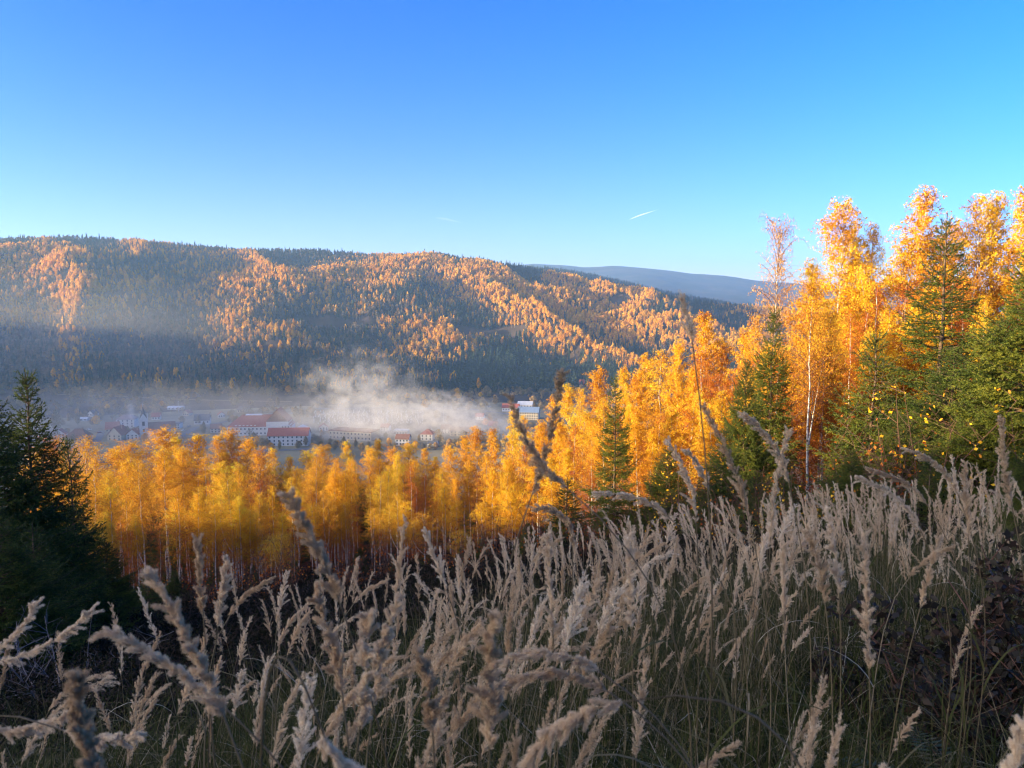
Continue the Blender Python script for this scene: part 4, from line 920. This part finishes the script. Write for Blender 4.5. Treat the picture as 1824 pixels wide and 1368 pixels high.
# heroes: photo positions of plume base and tip, distance, width, fluff, tone
def hero(label, base, tip, D, wpx, open_=.5, tone=0., bow=0., n=11000, group=None, dD=0., fol=0):
    bx, bz = ray(*base); tx, tz = ray(*tip)
    B_ = np.array([bx * D, D, bz * D]); T_ = np.array([tx * (D + dD), D + dD, tz * (D + dD)])
    L = np.linalg.norm(T_ - B_); dr = (T_ - B_) / L
    side = np.array([dr[2], 0, -dr[0]])
    t = np.linspace(0, 1, 16)[:, None]
    pl = B_ + (T_ - B_) * t + side * (bow * L * 4 * t * (1 - t)) * np.array([1, 1, 1])
    d0 = unit(pl[1] - pl[0]); gx = B_[0] - d0[0] * .25 * 1.2; gy = D + .05; gz = Hs(gx, gy)
    G = np.array([gx, gy, gz]); len0 = np.linalg.norm(B_ - G)
    # cubic from the ground (upright) into the plume
    u = np.linspace(0, 1, 18)[:, None]; c1 = G + [0, 0, len0 * .45]; c2 = B_ - d0 * len0 * .35
    st = (1 - u) ** 3 * G + 3 * (1 - u) ** 2 * u * c1 + 3 * (1 - u) * u * u * c2 + u ** 3 * B_
    rng = np.random.default_rng(int(abs(base[0] * 7 + tip[1])))
    e = empty('reed_stalk', tuple(G)); tag(e, label, 'grass plume', group or 'tall reed grass plumes')
    s = MB(); s.tube(np.concatenate([st - G, [pl[1] - G]]), np.linspace(.0024, .0014, 19), 5, .3); s.build('stem', M['straw'], e)
    q = MB(); plume_geo(q, pl - G, wpx * D / F * (.39 if D > 1.4 else .37), int(n * (1.15 if D < 1.4 else .8)), rng, 0, min(1.4, open_ + .45), tone, .6, .95); q.build('plume', M['plume'], e)
    for j in range(2):
        l = MB(); stp = along(st - G, np.array([rng.uniform(.15, .6)]))[0]
        blade_geo(l, curve(stp, rng.random() * 6.28, R(rng.uniform(55, 78)), rng.uniform(.25, .5), 9, R(rng.uniform(70, 150)), rng, .05), rng.uniform(.003, .005), rng.uniform(.4, .9)); l.build('leaf', M['blade'], e)
HERO = [
 ('tall drooping plume leaning right, upper arm of the crossed pair', (948, 880), (1000, 662), 1.7, 30, .35, -.12, .03),
 ('tall brown plume leaning left across its neighbour, lower arm of the crossed pair', (1008, 868), (912, 704), 1.6, 28, .4, -.12, -.10),
 ('thin dark grass tip standing alone before the slim yellow birch', (1234, 615), (1215, 528), 1.7, 11, .15, -.2, .02, 2500),
 ('thick brown plume leaning left before the dark trunks left of centre', (604, 1070), (507, 876), 1.25, 40, .6, -.15, .03),
 ('long brown plume leaning steeply left over the dark gap', (398, 1275), (262, 1016), 1.05, 42, .6, -.15, .03),
 ('long grey brown plume lying left, below the steep brown one', (402, 1262), (178, 1122), 1.2, 32, .5, -.08, .05),
 ('very near thick plume rising from the bottom edge at the left', (172, 1400), (138, 1203), .72, 62, .5, -.12, -.02),
 ('very near fluffy plume standing just left of the bottom centre', (872, 1330), (878, 1085), .9, 100, .9, -.12, 0),
 ('tall plume sweeping up left before the olive spruce', (1335, 930), (1248, 715), 2.1, 34, .4, .02, .04),
 ('tall plume rising straight beside a leaning one, below the white birch stems', (1372, 970), (1407, 762), 2.3, 34, .4, .02, -.03),
 ('pale plume bending left with a hooked tip right of the lone dark spruce', (1240, 930), (1186, 783), 2.4, 30, .5, .2, .08),
 ('pale plume with a hooked tip next to the leaning tall one', (1262, 870), (1220, 800), 2.5, 26, .5, .25, .06),
 ('brown plume arching left above the tall straight plume', (1405, 860), (1322, 738), 2.0, 24, .4, -.05, .1),
 ('upright plume with dark tip near the right edge before the spruces', (1802, 900), (1784, 738), 2.2, 28, .35, .0, -.03),
 ('dark brown upright plume in front of the left birch trunks', (362, 1095), (352, 960), 1.8, 30, .5, -.25, 0),
 ('stout pale plume left of centre with a narrow tip', (388, 1115), (404, 990), 2.0, 36, .5, .05, 0),
 ('pointed plume rising left of the brown thick one in the grass line', (705, 1060), (722, 925), 2.4, 26, .3, .0, 0),
 ('pale pointed plume leaning left in the central grass line', (795, 1050), (757, 945), 2.4, 30, .4, .08, 0),
 ('large feathery upright plume right of centre', (1548, 1190), (1538, 945), 1.7, 46, .6, .02, 0),
 ('broad fluffy plume right of centre among tall grass', (1470, 1075), (1438, 940), 2.0, 62, .9, -.02, .03),
 ('broad fluffy plume drooping right beside its twin', (1495, 1060), (1470, 905), 2.05, 48, .8, .0, .03),
 ('long plume curving left above the grass, right of the lone spruce', (1195, 925), (1058, 880), 2.3, 30, .5, .05, .12),
 ('fluffy plume in the dense clump left of centre', (642, 1290), (655, 1085), 1.15, 70, .9, -.08, .02),
 ('fluffy plume leaning left in the dense clump left of centre', (610, 1240), (560, 1060), 1.25, 60, .8, -.05, .04),
 ('fluffy plume leaning right in the dense clump left of centre', (665, 1250), (712, 1060), 1.3, 56, .8, -.08, -.03),
 ('pale nodding plume at the bottom edge left of centre', (575, 1305), (690, 1385), .95, 46, .8, .2, .2),
 ('arching plume spreading left over the grass in the centre', (1065, 1195), (895, 1178), 1.4, 40, .6, .0, .14),
 ('second arching plume just below the upper arch in the centre', (1080, 1230), (900, 1222), 1.35, 38, .6, -.02, .16),
 ('near thick plume arching down left at the bottom centre', (1105, 1250), (935, 1368), 1.0, 46, .7, .03, .12),
 ('pale arching plume entering from the left edge', (-40, 1175), (62, 1078), 1.9, 26, .4, .15, .1),
 ('long pale plume arching right from the left edge', (-10, 1180), (160, 1090), 1.8, 26, .4, .15, .08),
 ('low plume arching right from the left edge near the bottom', (-30, 1300), (140, 1260), 1.4, 32, .5, .12, .1),
 ('low pale plume lying right at the bottom left', (110, 1300), (240, 1308), 1.3, 34, .6, .05, .1),
 ('plume bending over to the left in a hoop before the birches', (1020, 975), (945, 905), 2.3, 20, .4, .05, .28),
 ('tall feathery plume before the gap right of the lone spruce', (1125, 1120), (1120, 950), 1.9, 36, .6, .0, .0),
 ('double feathery plume in the centre of the meadow', (985, 1130), (975, 950), 1.9, 40, .6, -.02, .0),
 ('fluffy plume between the centre clump and the near plume', (770, 1300), (748, 1150), 1.1, 56, .9, -.06, .02),
 ('tall pale plume before the dense right spruce', (1725, 960), (1718, 820), 2.6, 34, .5, .08, 0),
 ('white plume standing bright among tan ones at the right', (1640, 1080), (1672, 960), 2.3, 28, .5, .35, 0),
 ('plume sweeping left above the dark bush at the right', (1710, 890), (1615, 800), 2.6, 24, .5, .05, .12),
 ('plume sweeping left in the fan at the right', (1655, 905), (1545, 838), 2.6, 24, .5, .05, .12),
 ('lower plume sweeping left in the fan at the right', (1640, 945), (1520, 850), 2.7, 24, .5, .05, .12),
 ('near pale plume cut by the right edge at the bottom', (1800, 1400), (1830, 1290), 1.0, 44, .7, .15, .0),
]
for h_ in HERO: hero(*h_)
# random reeds: the nearest ones singly
hx, hy = in_fan(7600, 1.15, 13.5)
# meadow edge: farther out on the right, nearer on the left
ang = np.degrees(np.arctan2(hx, hy)); rr_ = np.hypot(hx, hy)
edge = np.interp(ang, [-37, -25, -12, 0, 12, 25, 37], [5.5, 5.0, 6.5, 8.0, 9.5, 10.5, 11])
den = np.interp(ang, [-37, -24, -14, 0, 15, 25, 37], [.95, .85, .95, 1, 1, .85, .65])
clump = np.clip(.7 + 1.15 * fbm(hx, hy, 1.0, 2, 81), .03, 1.5)
gap = (ang < -11) & (ang > -30) & (rr_ < 3.2) & (rr_ > 1.6)
bush = np.hypot(hx - 2.35, hy - 3.5) < 1.15
den = den * np.interp(rr_, [1, 3, 4.5, 6], [.5, .68, .9, 1.]) * np.where((ang > 11) & (rr_ < 3.4), .45, 1)
k = (rr_ < edge) & (rngG.random(len(hx)) < den * clump * np.where(rr_ < 2.2, .55, 1)) & ~(gap & (rngG.random(len(hx)) < .45)) & ~bush
hx, hy, rr_, ang = hx[k], hy[k], rr_[k], ang[k]
o_ = np.argsort(rr_); hx, hy, rr_, ang = hx[o_], hy[o_], rr_[o_], ang[o_]
NI = 300 - len(HERO) - 2
where = lambda a: 'at the far left under the dark spruces' if a < -22 else 'left of centre before the dark trunks' if a < -8 else 'in the centre below the golden birches' if a < 6 else 'right of centre before the spruces' if a < 20 else 'at the right beside the dark bush'
for i in range(min(NI, len(hx))):
    kk = int(rngG.choice([0, 1, 6, 10, 2, 7, 9, 3])) if rngG.random() < .6 else int(rngG.integers(0, NK)); rz = (math.pi + rngG.normal() * .8) if rngG.random() < .6 else rngG.random() * 6.28
    s = rngG.uniform(.62, 1.18); dist = 'near ' if rr_[i] < 2.6 else ''
    lab = dist + RK[kk][0] + ' grass plume ' + where(ang[i])
    plant('reed_stalk', lab, 'grass plume', lab.replace('grass plume', 'plumes'), RP[kk], (hx[i], hy[i], Hs(hx[i], hy[i])), rz, s).rotation_euler[:2] = rngG.normal(size=2) * .12
# the rest of the reeds, too many to count
def joined(r):
    b = MB()
    for part, mi in ((r[0], 0), (r[1], 1)) + tuple((l, 2) for l in r[2]):
        for v, f, t, sm in zip(part.v, part.f, part.t, part.sm): pass
    off = 0
    for part, mi in [(r[0], 0), (r[1], 1)] + [(l, 2) for l in r[2]]:
        V = np.concatenate(part.v); T = np.concatenate(part.t)
        for f in part.f: b.f.append(f + off); b.mi.append(np.full(len(f), mi)); b.sm.append(np.full(len(f), False))
        b.v.append(V); b.t.append(T); off += len(V)
    return b.mesh('reed_joined', [M['straw'], M['plume'], M['blade']])
RJ = [joined(reed(500 + i, 1.3, ln, cu, w, 3000, op, .05, .25, 4)) for i, (nm, ln, cu, w, op) in enumerate(RK)]
fx, fy = hx[NI:], hy[NI:]; n = len(fx); rot = rngG.normal(size=(n, 3)) * .11; rot[:, 2] = np.where(rngG.random(n) < .6, math.pi + rngG.normal(size=n) * .8, rngG.random(n) * 6.28)
s = rngG.uniform(.68, 1.2, n)
scatter('tall_grass', RJ, np.stack([fx, fy, H(fx, fy)], 1), rot, np.stack([s, s, s], 1), np.where(rngG.random(n) < .55, rngG.choice([0, 1, 6, 10, 2, 9], n), rngG.integers(0, NK, n)), 'tall pale seed grass filling the farther meadow', 'grass')
print('reeds', len(hx))
# the grass between the stems
def clump_mesh(seed, n, hmin, hmax, tint0, spread=.16, w=(.0014, .003)):
    rng = np.random.default_rng(seed); b = MB()
    for i in range(n):
        p = curve([rng.normal() * spread, rng.normal() * spread, -.03], rng.random() * 6.28, R(rng.uniform(50, 88)), rng.uniform(hmin, hmax), 7, R(rng.uniform(10, 130)), rng, .06)
        blade_geo(b, p, rng.uniform(*w), np.clip(tint0 + rng.normal() * .25, 0, 1))
    return b.mesh('grass_clump', M['blade'])
GC = [clump_mesh(601, 60, .3, .8, .2), clump_mesh(602, 60, .35, .9, .32), clump_mesh(603, 55, .25, .7, .48), clump_mesh(604, 60, .4, 1.0, .35, .12), clump_mesh(605, 40, .25, .6, .66, .2), clump_mesh(606, 70, .2, .5, .12, .2)]
GC += [clump_mesh(607, 16, .6, 1.2, .78, .25, (.001, .0028)), clump_mesh(608, 24, .6, 1.1, .35, .25, (.001, .0024)), clump_mesh(609, 50, .35, .8, .15, .16, (.0018, .0035)), clump_mesh(610, 34, .45, 1.0, .82, .22, (.0008, .002)), clump_mesh(611, 30, .4, .9, .68, .24, (.001, .0024))]
gx_, gy_ = in_fan(7600, .7, 12, -41, 41); rr2 = np.hypot(gx_, gy_); a2 = np.degrees(np.arctan2(gx_, gy_))
kg = (rr2 < np.interp(a2, [-41, -25, -12, 0, 12, 25, 41], [6.5, 6.0, 7.0, 9.0, 10.5, 11.5, 12])) & (np.hypot(gx_ - 2.35, gy_ - 3.5) > .75); gx_, gy_ = gx_[kg], gy_[kg]
n = len(gx_); rot = np.zeros((n, 3)); rot[:, 2] = rngG.random(n) * 6.28; rot[:, 0] = rngG.normal(size=n) * .12; s = rngG.uniform(.7, 1.25, n)
scatter('grass', GC, np.stack([gx_, gy_, H(gx_, gy_)], 1), rot, np.stack([s, s, s], 1), rngG.integers(0, 11, n), 'dull green and straw grass blades between the tall stems', 'grass')
# dark bramble bush, fern and saplings
def leafy(seed, h, stems, nleaf, leaf, size, twig, spread=.8):
    return shrub_meshes(shrub(seed, h, stems, nleaf, leaf, size, spread), M[twig])
BB = [leafy(701, .95, 14, 2600, 'bramble', .022, 'twig', 1.4), leafy(702, .8, 12, 2200, 'bramble', .024, 'twig', 1.6)]
for i, (x, y, s) in enumerate([(2.35, 3.5, 1.05), (2.0, 3.0, .85), (2.75, 3.9, 1.1), (2.1, 3.9, .8), (2.6, 3.1, .95)]):
    plant('bramble_bush', 'low black-brown bramble bush in the dark corner at the right', 'bush', 'brambles at the right', [('branch', BB[i % 2][0]), ('foliage', BB[i % 2][1])], (x, y, Hs(x, y)), i * 1.3, s)
def fern_mesh(seed, L):
    rng = np.random.default_rng(seed); b = MB()
    for k in range(7):
        p = curve([0, 0, 0], k * .9 + rng.normal() * .2, R(60), L * rng.uniform(.7, 1.1), 14, R(85), rng, .02)
        b.tube(p, np.linspace(.003, .001, 15), 3, .3)
        d = unit(np.gradient(p, axis=0)); sd = unit(np.cross(d, [0, 0, 1.]))
        for i in range(2, 15):
            for j in range(2):
                f = (i + j * .5) / 15; q = along(p, np.array([f]))[0]; ln = .13 * L * np.sin(np.pi * min(1, f * .8 + .15))
                for sg in (-1, 1):
                    b.quads(np.array([q + sd[min(i, 14)] * sg * ln * .5]), np.array([sd[min(i, 14)] * sg * ln * .5 + d[min(i, 14)] * ln * .15]), np.array([d[min(i, 14)] * .008]), rng.random())
    return b.mesh('fern_fronds', M['fern'])
FM = [fern_mesh(711, .75), fern_mesh(712, .6)]
for i, (px, py, D, lab) in enumerate([(1745, 1290, 1.75, 'grey green fern at the bottom right corner'), (1690, 1330, 1.6, 'small fern left of the corner fern'), (1790, 1180, 2.4, 'fern half hidden in the bramble bush'), (420, 1160, 3.6, 'yellowing fern in the dark gap left of centre')]):
    ux, uz = ray(px, py); x, y = ux * D, D; o = link(bpy.data.objects.new('fern', FM[i % 2]), None, (x, y, Hs(x, y))); o.rotation_euler[2] = i * 1.1; tag(o, lab, 'fern')
    o.location.z += .12
SL = [leafy(721, .75, 3, 60, 'lime_leaf', .02, 'twig', .3), leafy(722, .6, 3, 50, 'lime_leaf', .018, 'twig', .3)]
for i, (px, D, s, lab) in enumerate([(950, 1.25, 1.0, 'slender sapling with lime yellow leaves right of the near fluffy plume'), (1000, 1.6, 1.1, 'lime leaved sapling in the centre of the lower meadow'), (890, 1.2, .7, 'little lime leaved sapling behind the near fluffy plume'), (780, 2.4, 1.3, 'yellow leaved sapling in the middle of the grass'), (1210, 2.0, .9, 'small green sapling right of the arching plumes'), (40, 1.3, .9, 'yellow leaved sapling in the bottom left corner'), (300, 1.9, .8, 'small yellowing sapling left of the dark gap'), (770, 1.5, 1.0, 'lime leaved sapling left of the near fluffy plume')]):
    ux, _ = ray(px, 1200); x, y = ux * D, D
    plant('leafy_sapling', lab, 'sapling', 'lime leaved saplings in the grass', [('branch', SL[i % 2][0]), ('foliage', SL[i % 2][1])], (x, y, Hs(x, y)), i * 2.1, s)
# ------------------------------------------------------------------ smoke over the valley and a contrail
def smoke(name, label, px, py, D, sx, sy, sz, dens, scale, seed, thr=.48, rz=0., tilt=0., col=(1, .95, .87)):
    ux, uz = ray(px, py); b = MB(); n = 20
    th = np.linspace(0, np.pi, 11); ph = np.arange(n) * 2 * np.pi / n
    V = np.stack([np.sin(th)[:, None] * np.cos(ph)[None], np.sin(th)[:, None] * np.sin(ph)[None], np.cos(th)[:, None] * np.ones(n)[None]], -1).reshape(-1, 3)
    i = np.arange(10)[:, None] * n; j = np.arange(n)[None]; j2 = (j + 1) % n
    b.add(V, np.stack([i + j, i + n + j, i + n + j2, i + j2], -1).reshape(-1, 4))
    m = bpy.data.materials.new(name); m.use_nodes = True; nt = m.node_tree; nt.nodes.remove(nt.nodes['Principled BSDF'])
    pv = nt.nodes.new('ShaderNodeVolumePrincipled'); pv.inputs['Color'].default_value = (*col, 1); pv.inputs['Anisotropy'].default_value = .1
    tc = nt.nodes.new('ShaderNodeTexCoord'); ln = nt.nodes.new('ShaderNodeVectorMath'); ln.operation = 'LENGTH'; nt.links.new(tc.outputs['Object'], ln.inputs[0])
    mp = nt.nodes.new('ShaderNodeMapping'); mp.inputs['Location'].default_value = (seed * 3.7, seed * 1.3, seed * 2.1); mp.inputs['Scale'].default_value = (sx / sz * .7, sy / sz * .7, 1)
    nt.links.new(tc.outputs['Object'], mp.inputs[0])
    nz = nt.nodes.new('ShaderNodeTexNoise'); nz.inputs['Scale'].default_value = scale; nz.inputs['Detail'].default_value = 7; nz.inputs['Roughness'].default_value = .66; nz.inputs['Distortion'].default_value = .9
    nt.links.new(mp.outputs[0], nz.inputs['Vector'])
    fall = mathn(nt, 'MAXIMUM', mathn(nt, 'SUBTRACT', 1.0, ln.outputs['Value']), 0.0)
    d = mathn(nt, 'MULTIPLY', mathn(nt, 'MAXIMUM', mathn(nt, 'SUBTRACT', mathn(nt, 'ADD', nz.outputs['Fac'], mathn(nt, 'MULTIPLY', fall, .16)), thr), 0.0), mathn(nt, 'MULTIPLY', mathn(nt, 'POWER', fall, .7), dens))
    nt.links.new(d, pv.inputs['Density']); nt.links.new(pv.outputs[0], nt.nodes['Material Output'].inputs['Volume'])
    o = b.build(name, m, None, (ux * D, D, uz * D)); o.scale = (sx, sy, sz); o.rotation_euler = (0, tilt, rz)
    return tag(o, label, 'smoke', kind='stuff')
smoke('smoke', 'broad pale smoke drifting over the middle of the valley', 670, 760, 735, 125, 60, 42, .12, 3.0, 1, .50)
smoke('smoke', 'brighter smoke billowing from the shoulder towards the left', 825, 755, 735, 78, 40, 32, .2, 3.6, 2, .49, 0, R(12))
smoke('smoke', 'thin smoke rising above the cemetery', 640, 698, 820, 85, 45, 52, .09, 3.4, 3, .51)
smoke('smoke', 'thin veil of smoke over the left of the town', 260, 752, 735, 250, 110, 42, .014, 1.8, 4, .40)
smoke('smoke', 'pale morning mist lying along the left side of the valley slope', 60, 600, 1250, 420, 160, 120, .003, 1.2, 6, .34)
smoke('smoke', 'small chimney smoke curl behind the church', 233, 729, 800, 5, 5, 15, .5, 1.6, 5, .42, 0, R(-12))
def contrail(px0, py0, px1, py1, D, r, dens):
    A = np.array(ray(px0, py0)) * D; B_ = np.array(ray(px1, py1)) * D
    A = np.array([A[0], D, A[1]]); B_ = np.array([B_[0], D, B_[1]]); t = np.linspace(0, 1, 14)
    b = MB(); b.tube(A + (B_ - A) * t[:, None] + np.stack([0 * t, 0 * t, np.sin(t * 5) * r * .4], 1), r * np.sin(np.pi * np.clip(t * .9 + .06, 0, 1)) ** .8 * (1.3 - t * .8), 10)
    m = bpy.data.materials.new('contrail'); m.use_nodes = True; nt = m.node_tree; nt.nodes.remove(nt.nodes['Principled BSDF'])
    pv = nt.nodes.new('ShaderNodeVolumePrincipled'); pv.inputs['Color'].default_value = (1, 1, 1, 1); pv.inputs['Density'].default_value = dens
    nt.links.new(pv.outputs[0], nt.nodes['Material Output'].inputs['Volume'])
    return b.build('cloud', m)
tag(contrail(1121, 391, 1173, 372, 9000, 9, .035), 'short white contrail slanting up right in the clear sky', 'cloud', kind='stuff')
tag(contrail(775, 388, 826, 396, 9000, 14, .003), 'very faint short contrail above the hill', 'cloud', kind='stuff')
# ------------------------------------------------------------------ haze
hb = MB(); hb.box((0, 2900, 85), (11400, 9400, 470))
hz = hb.build('haze', None)
hm = bpy.data.materials.new('haze'); hm.use_nodes = True; hn = hm.node_tree
hn.nodes.remove(hn.nodes['Principled BSDF'])
pv = hn.nodes.new('ShaderNodeVolumePrincipled'); pv.inputs['Color'].default_value = (.38, .64, 1, 1)
pv.inputs['Density'].default_value = .000105; pv.inputs['Anisotropy'].default_value = .2
hn.links.new(pv.outputs[0], hn.nodes['Material Output'].inputs['Volume'])
hz.data.materials.clear(); hz.data.materials.append(hm); tag(hz, kind='stuff')
tag(hz, 'thin bluish haze filling the valley air', 'haze')
